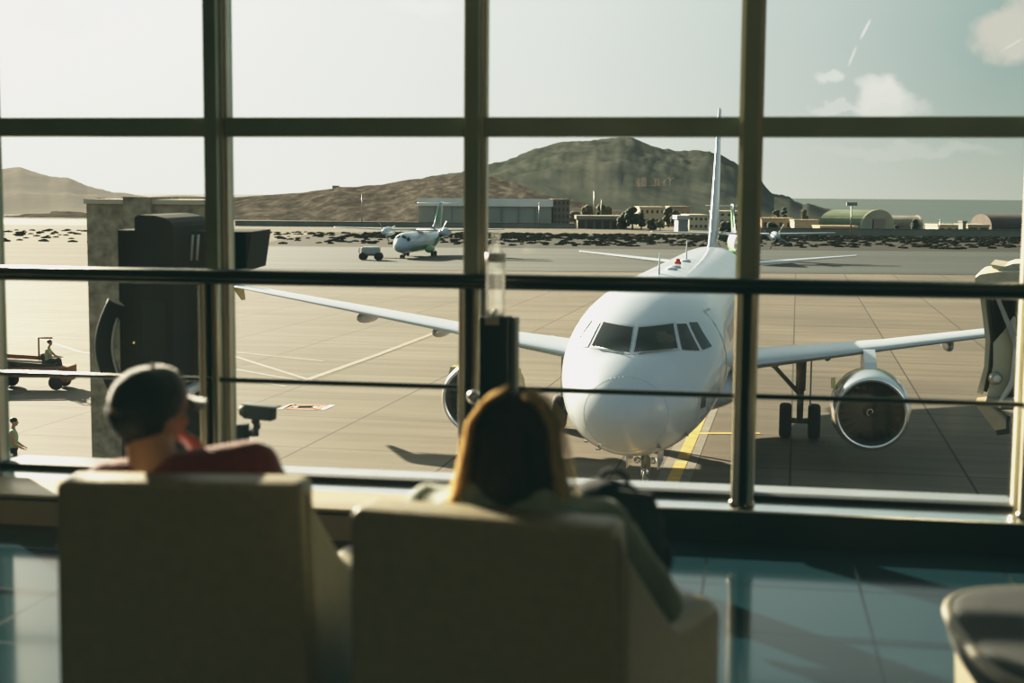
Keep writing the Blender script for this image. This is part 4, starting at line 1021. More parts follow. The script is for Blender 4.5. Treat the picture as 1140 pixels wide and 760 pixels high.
# nose gear
na = 5.07
gm = MB().tube((0, na, .38), (0, na, 1.2), .07, .08, 14).tube((0, na, 1.0), (0, na + .05, 2.2), .12, .13, 14).tube((-.3, na, .385), (.3, na, .385), .06, .06, 10).path([(0, na - .1, .75), (0, na - .32, 1.0), (0, na - .12, 1.25)], .035, 8).obj('nose_gear', M_gear, air)
for q in (-1, 1):
    MB().lathe([(.19, -.10), (.33, -.105), (.375, -.07), (.385, 0), (.375, .07), (.33, .105), (.19, .10)], 28, 'X', 0, None, (q * .25, na, .385)).lathe([(0, -.05), (.19, -.08), (.19, .08), (0, .05)], 20, 'X', 1, None, (q * .25, na, .385)).obj('wheel', [M_tyre, M_gear], gm)
    MB().lathe([(.0, -.12), (.075, -.11), (.085, -.06), (.05, .06), (0, .07)], 16, 'Y', 0, None, (q * .20, na - .08, 1.42)).tube((0, na, 1.42), (q * .2, na, 1.42), .03, .03, 8).obj('taxi_light', M_lip, gm)
    MB().box((q * .38, na - .2, 1.58), (.03, 1.3, .5)).obj('gear_door', M_white, gm)
MB().lathe([(.0, -.16), (.085, -.15), (.095, -.10), (.05, .02), (0, .03)], 16, 'Y', 0, None, (0, na - .06, 1.12)).obj('landing_light', M_lip, gm)
# antennas and beacon on the spine
for a, h in ((7.6, .55), (17.0, .60)):
    z = st(a)[1]; MB().loft([[V((x, a + y, z - .05)) for x, y in ((0, -.22), (.03, 0), (0, .25), (-.03, 0))], [V((x, a + .15 + y, z + h)) for x, y in ((0, -.08), (.015, 0), (0, .10), (-.015, 0))]], smooth=False).obj('antenna', M_white, air)
MB().sphere((0, 13.6, 5.92), (.11, .11, .14), 14).obj('beacon', mat('beacon_red', (.6, .04, .03), .3), air)
for a in (10.2, 11.4, 15.3): MB().sphere((.1, a, 5.90), (.18, .32, .07), 14).obj('antenna_fairing', M_greyal, air)

# ================================================================== TURBOPROPS
def make_turboprop(loc, rz, label, sc):
    t = thing('turboprop', label, 'airplane', loc, rz, None); t.scale = (sc, sc, sc)
    S = [(0, .05, 1.75, 1.65), (.15, .38, 2.05, 1.32), (.5, .72, 2.4, 1.02), (1.0, .98, 2.75, .86), (1.6, 1.18, 3.15, .78), (2.2, 1.30, 3.38, .74), (3.2, 1.38, 3.5, .72), (5, 1.39, 3.52, .72), (13, 1.39, 3.52, .72), (15, 1.30, 3.52, .95), (17.5, .98, 3.5, 1.6), (20, .52, 3.42, 2.4), (22, .14, 3.3, 3.0)]
    rings = [[V((w * cos(2 * PI * k / 32), a, (tp + b) / 2 + (tp - b) / 2 * sin(2 * PI * k / 32))) for k in range(32)] for (a, w, tp, b) in S]
    MB().loft(rings).obj('fuselage', M_white, t)
    def ov(a, th, off):
        for p, q in zip(S, S[1:]):
            if p[0] <= a <= q[0]:
                u = (a - p[0]) / (q[0] - p[0]); w, tp, b = [p[k] + (q[k] - p[k]) * u for k in (1, 2, 3)]
                return V(((w + off) * cos(th), a, (tp + b) / 2 + ((tp - b) / 2 + off) * sin(th)))
    for (a0, a1, t0, t1) in ((1.15, 1.62, 96, 130), (1.15, 1.62, 50, 84), (1.25, 2.0, 22, 46), (1.25, 2.0, 134, 158)):
        MB().loft([[ov(a0 + (a1 - a0) * i / 4, math.radians(t0 + (t1 - t0) * j / 5), .02) for j in range(6)] for i in range(5)], caps=False, closed=False).obj('cockpit_window', M_glassd, t)
    for s in (1, -1):
        for (a0, a1, t0, t1, m) in ((2.6, 12.5, -50, -25, M_green), (12.5, 18.0, -50, 15, M_green)):
            MB().loft([[V((s * p.x, p.y, p.z)) for p in [ov(a0 + (a1 - a0) * i / 10, math.radians(t0 + (t1 - t0) * j / 5), .015) for j in range(6)]] for i in range(11)], caps=False, closed=False).obj('green_stripe', m, t)
        # sponson, wheels
        MB().sphere((s * 1.45, 10.2, 1.05), (.5, 1.9, .55), 16).obj('gear_fairing', M_green, t)
        for q in (-.22, .22): MB().lathe([(0, -.12), (.36, -.13), (.42, 0), (.36, .13), (0, .12)], 18, 'X', 0, None, (s * 2.0 + q, 10.3, .42)).obj('main_wheel', M_tyre, t)
        MB().tube((s * 1.6, 10.2, 1.0), (s * 2.0, 10.3, .45), .09, .09, 8).obj('main_gear', M_gear, t)
        # wing, engine, propeller
        wing('wing', [(s * .0, 8.3, 2.6, 3.72, .18), (s * 4.1, 8.3, 2.6, 3.74, .18), (s * 12.0, 8.9, 1.5, 3.95, .15), (s * 12.28, 9.2, 1.0, 3.96, .12)], M_greyal, parent=t)
        en = MB().lathe([(.0, -.9), (.20, -.85), (.32, -.5), (.45, -.3), (.62, .6), (.66, 1.6), (.5, 3.2), (.2, 4.3), (0, 4.5)], 20, 'Y', 0, None, (s * 4.05, 7.0, 3.45)).obj('engine', M_white, t)
        MB().lathe([(0, -.02), (.22, 0), (.26, .05), (.22, .1)], 14, 'Y', 0, None, (s * 4.05, 6.62, 3.05)).obj('air_intake', M_black, en)
        mb = MB()
        for k in range(4):
            a = PI / 4 + PI / 2 * k + .3 * s; u, v = V((cos(a), 0, sin(a))), V((-sin(a), 0, cos(a))); c = V((s * 4.05, 6.45, 3.45))
            mb.loft([[c + u * r + v * w + V((0, .08, 0)), c + u * r - v * w - V((0, .08, 0)), c + u * r - v * w - V((0, .04, 0)), c + u * r + v * w + V((0, .12, 0))] for r, w in ((.2, .05), (.9, .08), (1.8, .06))], smooth=False)
        mb.obj('propeller', M_gear, en)
    MB().lathe([(.13, -.1), (.24, -.1), (.26, 0), (.24, .1), (.13, .1)], 18, 'X', 0, None, (-.18, 2.0, .26)).lathe([(.0, -.1), (.24, -.1), (.26, 0), (.24, .1), (.0, .1)], 18, 'X', 0, None, (.18, 2.0, .26)).obj('nose_wheel', M_tyre, t)
    MB().tube((0, 2.0, .26), (0, 2.1, 1.0), .06, .08, 8).obj('nose_gear', M_gear, t)
    f = wing('tail_fin', [(0, 14.8, 6.6, 3.5, .03), (0, 17.2, 4.0, 4.3, .10), (0, 19.6, 2.5, 7.3, .12), (0, 19.8, 2.3, 7.62, .08)], M_white, True, t)
    for s in (1, -1):
        MB().prism([(18.0, 4.4), (19.6, 4.4), (20.6, 6.9), (19.7, 6.9)], 'X', s * .20, s * .225).obj('green_panel', M_green, f)
        wing('stabilizer', [(s * .0, 20.0, 1.9, 7.35, .11), (s * 3.65, 20.7, 1.05, 7.40, .10)], M_white, parent=t)
    return t
n1 = GP(443, 288.5)
tp = make_turboprop((n1.x, n1.y, GZ), -.225, 'white and green turboprop parked left of the big jet before the hangar', .93)
dup(tp, (PX(838, 290, 168).x, 168, GZ), -.02, 'turboprop parked behind the tail of the big jet, half hidden by mullion')

# ================================================================== GROUND VEHICLES AND CREW
M_rust = mat('cart_rust_red', (.24, .085, .04), .7, .2, .25, 3)
M_cart = mat('cart_grey_white', (.50, .50, .45), .6, .1, .1, 2)
gp = GP(413, 289.5)
ct = thing('ground_power_cart', 'small pale tank cart on wheels left of the parked turboprop', 'cart', (gp.x, gp.y, GZ), -.1)
MB().box((0, 0, 1.15), (2.2, 1.1, .95), None, 0, .18).obj('tank_body', M_cart, ct)
MB().box((0, 0, .62), (2.6, 1.0, .16)).obj('chassis', M_rust, ct)
for x in (-.95, .95):
    for y in (-.55, .55): MB().lathe([(0, -.12), (.42, -.13), (.48, 0), (.42, .13), (0, .12)], 18, 'Y', 0, None, (x, y, .48)).obj('wheel', M_tyre, ct)
MB().path([(-1.3, 0, .6), (-1.45, 0, .9), (-1.45, 0, 1.5)], .06, 8).obj('hitch_bar', M_rust, ct)

tg = GP(52, 432); TM = V((tg.x, tg.y, GZ))
tug = thing('baggage_tug', 'rust-red open loader tug with long flat conveyor bed at far left', 'vehicle', tuple(TM), .0)
k = FPX / tg.y            # pixels per metre there
MB().box((-.55, 0, .72), (3.2, 1.3, .42), None, 0, .05).obj('chassis', M_rust, tug)
MB().box((.75, 0, .55), (.55, 1.25, .5), None, 0, .08).obj('front_hood', M_rust, tug)
MB().prism([(-3.6, 1.28), (.45, 1.02), (.45, .90), (-3.6, 1.12)], 'Y', -.45, .45).obj('conveyor_bed', mat('belt_dark', (.05, .06, .045), .8, 0, .2, 4), tug)
MB().prism([(-3.6, 1.36), (.0, 1.18), (.0, 1.08), (-3.6, 1.26)], 'Y', -.56, -.46).obj('side_rail', mat('rail_pale', (.45, .38, .28), .5), tug)
MB().prism([(-3.6, 1.44), (-.4, 1.26), (-.4, 1.10), (-3.6, 1.26)], 'Y', .46, .56).obj('side_rail', M_rust, tug)
MB().path([(-.38, .3, 1.0), (-.38, .3, 2.02), (.18, .3, 2.02)], .035, 8).obj('cab_frame', M_rust, tug)
MB().box((.12, 0, 1.0), (.45, .5, .12), None, 0, .03).box((-.12, 0, 1.22), (.08, .5, .4), None, 0, .03).obj('seat', M_black, tug)
MB().tube((.62, 0, .85), (.52, 0, 1.22), .025, .025, 8).lathe([(.15, 0), (.17, .015), (.15, .03)], 16, 'Z', 0, Matrix.Translation((.52, 0, 1.22)) @ rot('Y', -20)).obj('steering_wheel', M_black, tug)
for x in (-1.6, .55):
    for y in (-.55, .55): MB().lathe([(.0, -.10), (.26, -.12), (.30, 0), (.26, .12), (0, .10)], 18, 'Y', 0, None, (x, y, .30)).obj('wheel', M_tyre, tug)
for x, z in ((-.62, .68), (.66, .82)): MB().box((x, -.66, z), (.10, .03, .10)).obj('reflector', M_wht, tug)
for x in (-1.3, 0.15): MB().box((x, -.655, .80), (1.1, .02, .10)).obj('side_panel', M_cart, tug)

def crew(loc, rz, label, parts_skin, vest, legs, headc, headyaw, cap=None):
    r = thing('person', label, 'person', loc, rz)
    HPc, Tc, Rc = head_parts(headc, headyaw)
    blob('body', HPc + parts_skin, M_skin, r, .014, 3)
    blob('vest', vest, M_hi, r, .016, 3)
    blob('trousers', legs, M_dark, r, .018, 3)
    P = [('e', Tc(0, -.015, .045), (.086, .104, .080), Rc)]
    if cap: P.append(('c', Tc(-.03, .08, .035), .012, Tc(.03, .15, .028), .012))
    blob('cap' if cap else 'hair', P, M_hairm, r, .014, 3)
    return r
# driver on the tug, facing right
dl = TM + V((.10, 0, 0))
crew(tuple(dl + V((0, 0, 1.06))), -PI / 2, 'tug driver in green vest and dark cap sitting on the tug',
     [('c', (0, 0, .52), .055, (0, .05, .66), .05), ('e', (0, 0, .34), (.17, .11, .2), None), ('e', (0, 0, .08), (.17, .13, .11), None), ('c', (-.19, .02, .45), .05, (-.23, .2, .25), .042), ('c', (-.23, .2, .25), .04, (-.12, .42, .22), .03), ('c', (.19, .02, .45), .05, (.23, .2, .25), .042), ('c', (.23, .2, .25), .04, (.12, .42, .22), .03),
      ('c', (-.1, .05, .06), .08, (-.12, .42, .08), .06), ('c', (.1, .05, .06), .08, (.12, .42, .08), .06), ('c', (-.12, .42, .06), .055, (-.12, .5, -.25), .04), ('c', (.12, .42, .06), .055, (.12, .5, -.25), .04)] + hand_parts((-.12, .42, .22), (.1, .9, 0), (0, 0, 1), 1, .6, -1) + hand_parts((.12, .42, .22), (-.1, .9, 0), (0, 0, 1), 1, .6, 1),
     [('e', (0, 0, .34), (.20, .14, .22), None), ('c', (-.17, 0, .48), .075, (.17, 0, .48), .075), ('e', (0, 0, .15), (.185, .14, .12), None)],
     [('e', (0, .02, .07), (.185, .145, .11), None), ('c', (-.1, .05, .07), .095, (-.12, .42, .08), .075), ('c', (.1, .05, .07), .095, (.12, .42, .08), .075), ('c', (-.12, .42, .06), .07, (-.12, .5, -.27), .055), ('c', (.12, .42, .06), .07, (.12, .5, -.27), .055)],
     (0, .07, .80), 0, True)
# standing crew member, far left
wl = PX(15, 500, 38.5)
crew((wl.x, 38.5, GZ), -PI / 2 + .25, 'ground crew worker in hi-vis vest standing at far left',
     [('c', (0, 0, 1.44), .055, (0, .02, 1.55), .05), ('e', (0, 0, 1.25), (.17, .11, .2), None), ('e', (0, 0, .98), (.16, .11, .13), None), ('c', (-.20, 0, 1.38), .05, (-.23, .02, 1.10), .042), ('c', (-.23, .02, 1.10), .04, (-.17, .22, .95), .03), ('c', (.20, 0, 1.38), .05, (.23, .02, 1.10), .042), ('c', (.23, .02, 1.10), .04, (.17, .22, .95), .03),
      ('c', (-.09, 0, .92), .08, (-.10, .02, .5), .06), ('c', (.09, 0, .92), .08, (.10, .02, .5), .06), ('c', (-.10, .02, .5), .055, (-.10, -.02, .1), .04), ('c', (.10, .02, .5), .055, (.10, -.02, .1), .04), ('c', (-.10, -.02, .06), .045, (-.11, .16, .045), .04), ('c', (.10, -.02, .06), .045, (.11, .16, .045), .04)] + hand_parts((-.17, .22, .95), (.2, .8, -.3), (0, .3, 1), 1, .5, -1) + hand_parts((.17, .22, .95), (-.2, .8, -.3), (0, .3, 1), 1, .5, 1),
     [('e', (0, 0, 1.22), (.20, .14, .24), None), ('c', (-.17, 0, 1.39), .07, (.17, 0, 1.39), .07), ('e', (0, 0, 1.0), (.185, .14, .14), None)],
     [('e', (0, 0, .93), (.175, .13, .12), None), ('c', (-.09, 0, .92), .095, (-.10, .02, .5), .078), ('c', (.09, 0, .92), .095, (.10, .02, .5), .078), ('c', (-.10, .02, .5), .075, (-.10, -.02, .1), .06), ('c', (.10, .02, .5), .075, (.10, -.02, .1), .06)],
     (0, .04, 1.65), 0, False)

# ================================================================== SECURITY CAMERA OUTSIDE THE GLASS
cc = PX(272, 485, 7.5)
sc_ = thing('security_camera', 'grey bullet security camera on bracket outside beside left mullion', 'camera', tuple(cc), -.05)
u = 7.5 / FPX
M_cam = mat('camera_grey', (.012, .02, .021), .6, .0, .1, 10, spec=.2)
MB().box((-.01, 0, 0), (13.5 * u, .06, 27 * u), None, 0, .006).obj('junction_box', M_cam, sc_)
MB().path([(.02, 0, .012), (13 * u, 0, .014), (13 * u, 0, 18 * u)], .016, 10).sphere((13 * u, 0, 17 * u), .024, 12).obj('bracket', M_cam, sc_)
Mh = Matrix.Translation((14 * u, 0, 27 * u)) @ rot('Y', 3) @ rot('Z', -12)
h_ = MB().box((4 * u, 0, 0), (36 * u, .075, 15 * u), Mh, 0, .012).obj('camera_housing', M_cam, sc_)
MB().box((5 * u, 0, 8.5 * u), (42 * u, .09, 1.6 * u), Mh, 0, .002).obj('sunshield', mat('camera_pale', (.12, .135, .135), .4), sc_)
MB().lathe([(0, 0), (.026, 0), (.03, .01), (.03, .03)], 18, 'X', 0, Mh, (-19 * u, 0, 0)).obj('lens', M_black, h_)
MB().box((-.005, .17, 0), (.03, .34, .03)).obj('mount_arm', M_cam, sc_)
# outer pier the camera is fixed on

# ================================================================== CONCRETE PIER AND BOARDING BRIDGES
M_conc = mat('speckled_concrete', (.30, .265, .19), .9, 0, .45, 9, .2, spec=.1)
YP = 15.0
a, b = PX(100, 400, YP), PX(232, 400, YP); zt = PX(150, 226, YP).z; zb = PX(150, 219, YP).z
pr = thing('concrete_pier', 'tall speckled concrete pier standing behind the dark boarding bridge', 'pier', (a.x, YP, GZ))
w = b.x - a.x; h = zt - GZ
MB().box((w / 2, .6, h / 2), (w, 1.2, h)).obj('shaft', M_conc, pr)
MB().box((w / 2, .6, h + .015), (w + .04, 1.26, .05)).obj('coping_or_sunlit_edge', mat('sunlit_edge_pale', (.5, .46, .36), .8), pr)  # paler top slab, sunlight on the pier edge painted into it
c0, c1 = PX(141, 300, YP).x - a.x, PX(171, 300, YP).x - a.x
MB().box(((c0 + c1) / 2, .55, h - .25), (c1 - c0, 1.3, .5 + 2 * (zb - zt))).obj('roof_block', M_conc, pr)
MB().box((-.02 + .06, .5, h * .30), (.14, 1.3, h * .6)).obj('buttress', M_conc, pr)

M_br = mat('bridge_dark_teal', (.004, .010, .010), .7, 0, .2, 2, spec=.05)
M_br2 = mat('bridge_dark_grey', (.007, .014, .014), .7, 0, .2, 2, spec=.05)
YB = 11.0; ub = YB / FPX
B0 = PX(180, 400, YB)
lb = thing('boarding_bridge', 'dark silhouetted boarding bridge end behind the man in the cap', 'boarding bridge', (B0.x, YB, GZ))
def bq(px, py): q = PX(px, py, YB); return (q.x - B0.x, q.z - GZ)
def bbox(mb, x0, x1, y0, y1, d0, d1, mi=0, bev=0.0):
    a, b = bq(x0, y0), bq(x1, y1); return mb.box(((a[0] + b[0]) / 2, (d0 + d1) / 2, (a[1] + b[1]) / 2), (b[0] - a[0], d1 - d0, abs(a[1] - b[1])), None, mi, bev)
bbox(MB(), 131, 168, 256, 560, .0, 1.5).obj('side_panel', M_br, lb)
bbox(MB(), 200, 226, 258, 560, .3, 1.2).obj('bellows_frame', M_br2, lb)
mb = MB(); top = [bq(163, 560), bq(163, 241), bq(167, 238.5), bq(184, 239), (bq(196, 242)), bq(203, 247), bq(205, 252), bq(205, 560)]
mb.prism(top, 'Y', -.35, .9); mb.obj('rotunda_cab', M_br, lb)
a, b = bq(171, 330), bq(198, 420)
MB().box(((a[0] + b[0]) / 2, -.36, (a[1] + b[1]) / 2), (b[0] - a[0], .03, a[1] - b[1]), None, 0, .01).obj('door', M_br2, lb)
mb = MB()
for px in (206, 212.5): mb.tube((bq(px + 2, 262)[0], .2, bq(px, 262)[1]), (bq(px, 291)[0], .2, bq(px, 291)[1]), .012, .012, 8)
mb.obj('pipe', mat('pipe_pale', (.38, .40, .38), .4, .3), lb)
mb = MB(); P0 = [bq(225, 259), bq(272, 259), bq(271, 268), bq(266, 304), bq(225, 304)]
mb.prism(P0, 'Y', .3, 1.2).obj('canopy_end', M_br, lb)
# rounded cable hoop at left of the bridge
mb = MB(); pts = [V((bq(134 - 15 * sin(PI * k / 16), 340)[0], -.1, bq(134, 335 + 98 * k / 16)[1])) for k in range(17)]
mb.path(pts, .07, 12).obj('cable_hoop', M_br, lb)
mb = MB(); pts = [V((bq(135.5 - 6 * sin(PI * k / 12), 340)[0], -.13, bq(134, 352 + 64 * k / 12)[1])) for k in range(13)]
mb.path(pts, .012, 8).obj('cable', mat('cable_pale', (.4, .42, .36), .4), lb)
MB().tube((0, .7, 0), (0, .7, bq(180, 560)[1] + .05), .45, .45, 24).obj('support_column', M_br2, lb)
MB().box((0, .7, bq(180, 560)[1] - .1), (1.0, 1.6, .35)).obj('floor_frame', M_br2, lb)
MB().box((bq(152, 381)[0], -.02, bq(152, 381)[1]), (.035, .03, .012)).obj('marker_light', mat('marker_amber', (.8, .5, .15), .4, emit=(1, .6, .2), estr=1.0), lb)
bbox(MB(), 205, 216, 430, 440, -.15, .3, 0, .02).obj('side_glint', mat('glint_white_grey', (.75, .72, .68), .3), lb)  # pale box painted as the sun glint on the bridge side

# right boarding bridge: cab with folded canopy
YR = 25.0; B1 = PX(1112, 455, YR)
rb = thing('boarding_bridge', 'cream boarding bridge cab with folded canopy at the right edge', 'boarding bridge', (B1.x, YR, GZ))
M_cream = mat('bridge_cream', (.46, .43, .30), .55, 0, .08, 2)
M_canv = mat('canopy_canvas', (.46, .41, .29), .8, 0, .15, 6, .3)
M_bel2 = mat('bellows_rib_dark', (.022, .024, .02), .7, 0, .2, 3)
M_bel = mat('bellows_dark', (.03, .035, .03), .7, 0, .2, 3)
def rq(px, py): q = PX(px, py, YR); return (q.x - B1.x, q.z - GZ)
SHX = .38                  # the cab stands yawed: its depth runs back and to the right
def rprism(name, pts, d0, d1, m, parent=rb):
    mb = MB().prism([rq(*p) for p in pts], 'Y', d0, d1)
    for v in mb.v: v.x += SHX * v.y
    return mb.obj(name, m, parent)
for i, (dx, dd) in enumerate(((0, .0), (4, .3), (8, .6), (12, .9))):     # accordion ribs
    o_ = [(1089 + dx, 316), (1093 + dx, 345), (1097 + dx, 380), (1095.5 + dx, 408), (1087.5 + dx, 437), (1094 + dx, 439), (1100 + dx, 411), (1102.5 + dx, 380), (1098 + dx, 343), (1094 + dx, 316)]
    rprism('bellows_rib', o_, dd, dd + .28, M_cream if i == 0 else M_bel2)
rprism('bellows', [(1092, 312), (1099, 345), (1103, 380), (1101, 410), (1094, 440), (1100, 444), (1140, 444), (1150, 312)], 1.3, 2.4, M_bel)
rprism('cab_side', [(1128, 352), (1119, 366), (1106, 381), (1106, 405), (1099, 441), (1131, 441), (1131, 352)], -.1, 0, M_cream)
rprism('cab_frame', [(1109, 331), (1113, 329), (1131, 372), (1150, 400), (1150, 412), (1130, 388), (1125, 372)], -.25, -.1, M_gear)
rprism('cab_wall', [(1129, 385), (1132, 390), (1128, 425), (1113, 450), (1110, 448), (1125, 421)], -.3, -.12, M_cart)
rprism('cab_corner', [(1131, 330), (1190, 330), (1190, 455), (1113, 455), (1131, 425)], -.1, 2.4, M_bel)
a = rq(1106, 420)
l_ = MB().lathe([(0, -.2), (.085, -.19), (.12, -.12), (.12, -.08), (0, -.08)], 24, 'Y', 0, None, (a[0], 0, a[1])).obj('porthole_ring', M_gear, rb)
MB().lathe([(0, -.225), (.06, -.22), (.065, -.19)], 20, 'Y', 0, None, (a[0], 0, a[1])).obj('porthole_lamp', M_wht, l_)
rprism('floor_slab', [(1099, 441), (1190, 441), (1190, 447), (1099, 447)], -.2, 2.4, M_gear)
rprism('bumper', [(1087, 445), (1098, 444), (1121, 465), (1121, 472), (1109, 474)], -.5, .3, mat('bumper_tan', (.42, .33, .20), .6, 0, .1, 4))
rprism('bumper_end', [(1109, 470), (1124, 464), (1126, 478), (1111, 480)], -.45, .25, M_bel)
# canopy roof: two folds of canvas
mb = MB(); rings = []
for i in range(9):
    q = i / 8; y = -.4 + 2.6 * q; r = []
    for (px, py) in ((1087, 318), (1087, 308), (1092, 304.5), (1100, 303), (1112, 301.5), (1135, 301.5), (1160, 303), (1160, 318)):
        c = rq(px, py); r.append(V((c[0] + SHX * y, y, c[1] + .035 * (i % 2))))
    rings.append(r)
mb.loft(rings, smooth=False).obj('canopy', M_canv, rb)
mb = MB(); pts = [rq(1103, 293.5), rq(1106, 298), rq(1128, 305), rq(1170, 305), rq(1170, 291), rq(1128, 293), rq(1119, 296)]
mb.prism(pts, 'Y', -.2, 1.8)
for v in mb.v: v.x += SHX * v.y
mb.obj('canopy_flap', M_canv, rb)
c = rq(1112, 447)
MB().box((7.5, 1.2, c[1] + 1.3), (9.0, 2.2, 2.7)).obj('tunnel', M_cream, rb)
MB().tube((6.5, 1.2, 0), (6.5, 1.2, c[1]), .22, .22, 20).box((6.5, 1.2, .35), (2.4, .6, .5)).obj('drive_column', M_gear, rb)
for q in (-1, 1): MB().lathe([(.0, -.2), (.42, -.22), (.5, 0), (.42, .22), (0, .2)], 24, 'X', 0, None, (6.5 + q * 1.5, 1.2, .5)).obj('wheel', M_tyre, rb)

# ================================================================== LIGHT, SKY, CAMERA
SUN_AZ, SUN_EL = math.radians(34), math.radians(19)     # left of straight ahead
SD = V((-sin(SUN_AZ) * cos(SUN_EL), cos(SUN_AZ) * cos(SUN_EL), sin(SUN_EL)))
sl_ = bpy.data.lights.new('sun', 'SUN'); sl_.energy = 18.0; sl_.angle = math.radians(.6); sl_.color = (1.0, .87, .68)
so_ = bpy.data.objects.new('sun', sl_); COL.objects.link(so_); so_.rotation_euler = (-SD).to_track_quat('-Z', 'Y').to_euler()

wd = bpy.data.worlds.new('sky'); scene.world = wd; wd.use_nodes = True
nt = wd.node_tree; nt.nodes.clear(); N = nt.nodes.new; L = nt.links.new
tc = N('ShaderNodeTexCoord')
def math_(op, a, b=None, clamp=False):
    n = N('ShaderNodeMath'); n.operation = op; n.use_clamp = clamp
    for i, q in enumerate((a, b)):
        if q is None: continue
        if isinstance(q, (int, float)): n.inputs[i].default_value = q
        else: L(q, n.inputs[i])
    return n.outputs[0]
def vmath(op, a, b=None):
    n = N('ShaderNodeVectorMath'); n.operation = op
    for i, q in enumerate((a, b)):
        if q is None: continue
        if isinstance(q, (tuple, V)): n.inputs[i].default_value = tuple(q)
        else: L(q, n.inputs[i])
    return n
def mixc(f, a, b):
    n = N('ShaderNodeMix'); n.data_type = 'RGBA'
    for k, q in (('Factor', f), ('A', a), ('B', b)):
        if isinstance(q, (int, float)): n.inputs[k].default_value = q
        elif isinstance(q, tuple): n.inputs[k].default_value = (*q, 1)
        else: L(q, n.inputs[k])
    return n.outputs['Result']
D = vmath('NORMALIZE', tc.outputs['Generated']).outputs[0]
dsun = vmath('DOT_PRODUCT', D, SD).outputs['Value']
cr = N('ShaderNodeValToRGB'); e = cr.color_ramp.elements
def fromdot(d): return (d + 1) / 2
stops = [(-1, (.26, .39, .52)), (0, (.23, .325, .39)), (.45, (.25, .35, .35)), (.60, (.35, .45, .435)), (.72, (.63, .70, .675)), (.80, (.83, .86, .83)), (.88, (1.0, 1.0, .965)), (.955, (1.25, 1.2, 1.1)), (1, (4.0, 3.5, 2.6))]
e[0].position = 0; e[0].color = (*stops[0][1], 1); e[1].position = 1; e[1].color = (*stops[-1][1], 1)
for d, c in stops[1:-1]:
    q = cr.color_ramp.elements.new(fromdot(d)); q.color = (*c, 1)
mr = N('ShaderNodeMapRange'); mr.inputs['From Min'].default_value = -1; mr.inputs['From Max'].default_value = 1; L(dsun, mr.inputs['Value'])
L(mr.outputs[0], cr.inputs[0])
sep = N('ShaderNodeSeparateXYZ'); L(D, sep.inputs[0])
hz = N('ShaderNodeMapRange'); hz.inputs['From Min'].default_value = .0; hz.inputs['From Max'].default_value = .12; hz.inputs['To Min'].default_value = 1; hz.inputs['To Max'].default_value = 0; L(sep.outputs['Z'], hz.inputs['Value'])
hzf = math_('POWER', hz.outputs[0], 1.6)
hcol = mixc(mr.outputs[0], (.40, .44, .44), (1.0, .97, .88))
# haze colour follows nearness to the sun
hr = N('ShaderNodeMapRange'); hr.inputs['From Min'].default_value = .54; hr.inputs['From Max'].default_value = .86; L(dsun, hr.inputs['Value'])
hcol = mixc(hr.outputs[0], (.52, .53, .45), (1.0, .98, .91))
col = mixc(math_('MULTIPLY', hzf, .8), cr.outputs[0], hcol)
# clouds
nz = N('ShaderNodeTexNoise'); nz.inputs['Scale'].default_value = 14; nz.inputs['Detail'].default_value = 8; nz.inputs['Roughness'].default_value = .6; L(D, nz.inputs['Vector'])
nz2 = N('ShaderNodeTexNoise'); nz2.inputs['Scale'].default_value = 45; nz2.inputs['Detail'].default_value = 6; L(D, nz2.inputs['Vector'])
wob = vmath('SCALE', vmath('SUBTRACT', nz2.outputs['Color'], (.5, .5, .5)).outputs[0]); wob.inputs['Scale'].default_value = .03
DW = vmath('ADD', D, wob.outputs[0]).outputs[0]
def cloud(col, px, py, rx, ry, strength, c):
    d = ray(px, py).normalized(); rt = d.cross(V((0, 0, 1))).normalized(); up = rt.cross(d)
    df = vmath('SUBTRACT', DW, d).outputs[0]
    x = math_('DIVIDE', vmath('DOT_PRODUCT', df, rt).outputs['Value'], rx / FPX)
    y = math_('DIVIDE', vmath('DOT_PRODUCT', df, up).outputs['Value'], ry / FPX)
    z = math_('DIVIDE', vmath('DOT_PRODUCT', df, d).outputs['Value'], .3)
    r = math_('SQRT', math_('ADD', math_('ADD', math_('MULTIPLY', x, x), math_('MULTIPLY', y, y)), math_('MULTIPLY', z, z)))
    m = N('ShaderNodeMapRange'); m.interpolation_type = 'SMOOTHSTEP'; m.inputs['From Min'].default_value = 1.0; m.inputs['From Max'].default_value = .45; L(r, m.inputs['Value'])
    return mixc(math_('MULTIPLY', m.outputs[0], strength), col, c)
for a_ in ((985, 112, 36, 34, 1.0, (.84, .84, .78)), (975, 92, 26, 16, .6, (.88, .88, .82)), (1000, 124, 44, 14, .55, (.74, .75, .70)), (925, 88, 17, 13, .9, (.80, .82, .77)), (930, 120, 40, 6, .5, (.84, .85, .8)),
           (1122, 38, 44, 30, 1.0, (.66, .64, .57)), (1150, 20, 40, 32, .9, (.66, .64, .57)), (1000, 170, 130, 10, .3, (.72, .72, .65)),
           (128, 4, 60, 16, .5, (1.1, 1.1, 1.08)), (468, 8, 50, 16, .5, (1.05, 1.05, 1.02)), (225, 10, 40, 18, .4, (1.1, 1.1, 1.08)), (60, 20, 60, 24, .25, (.9, .87, .85))):
    col = cloud(col, *a_)
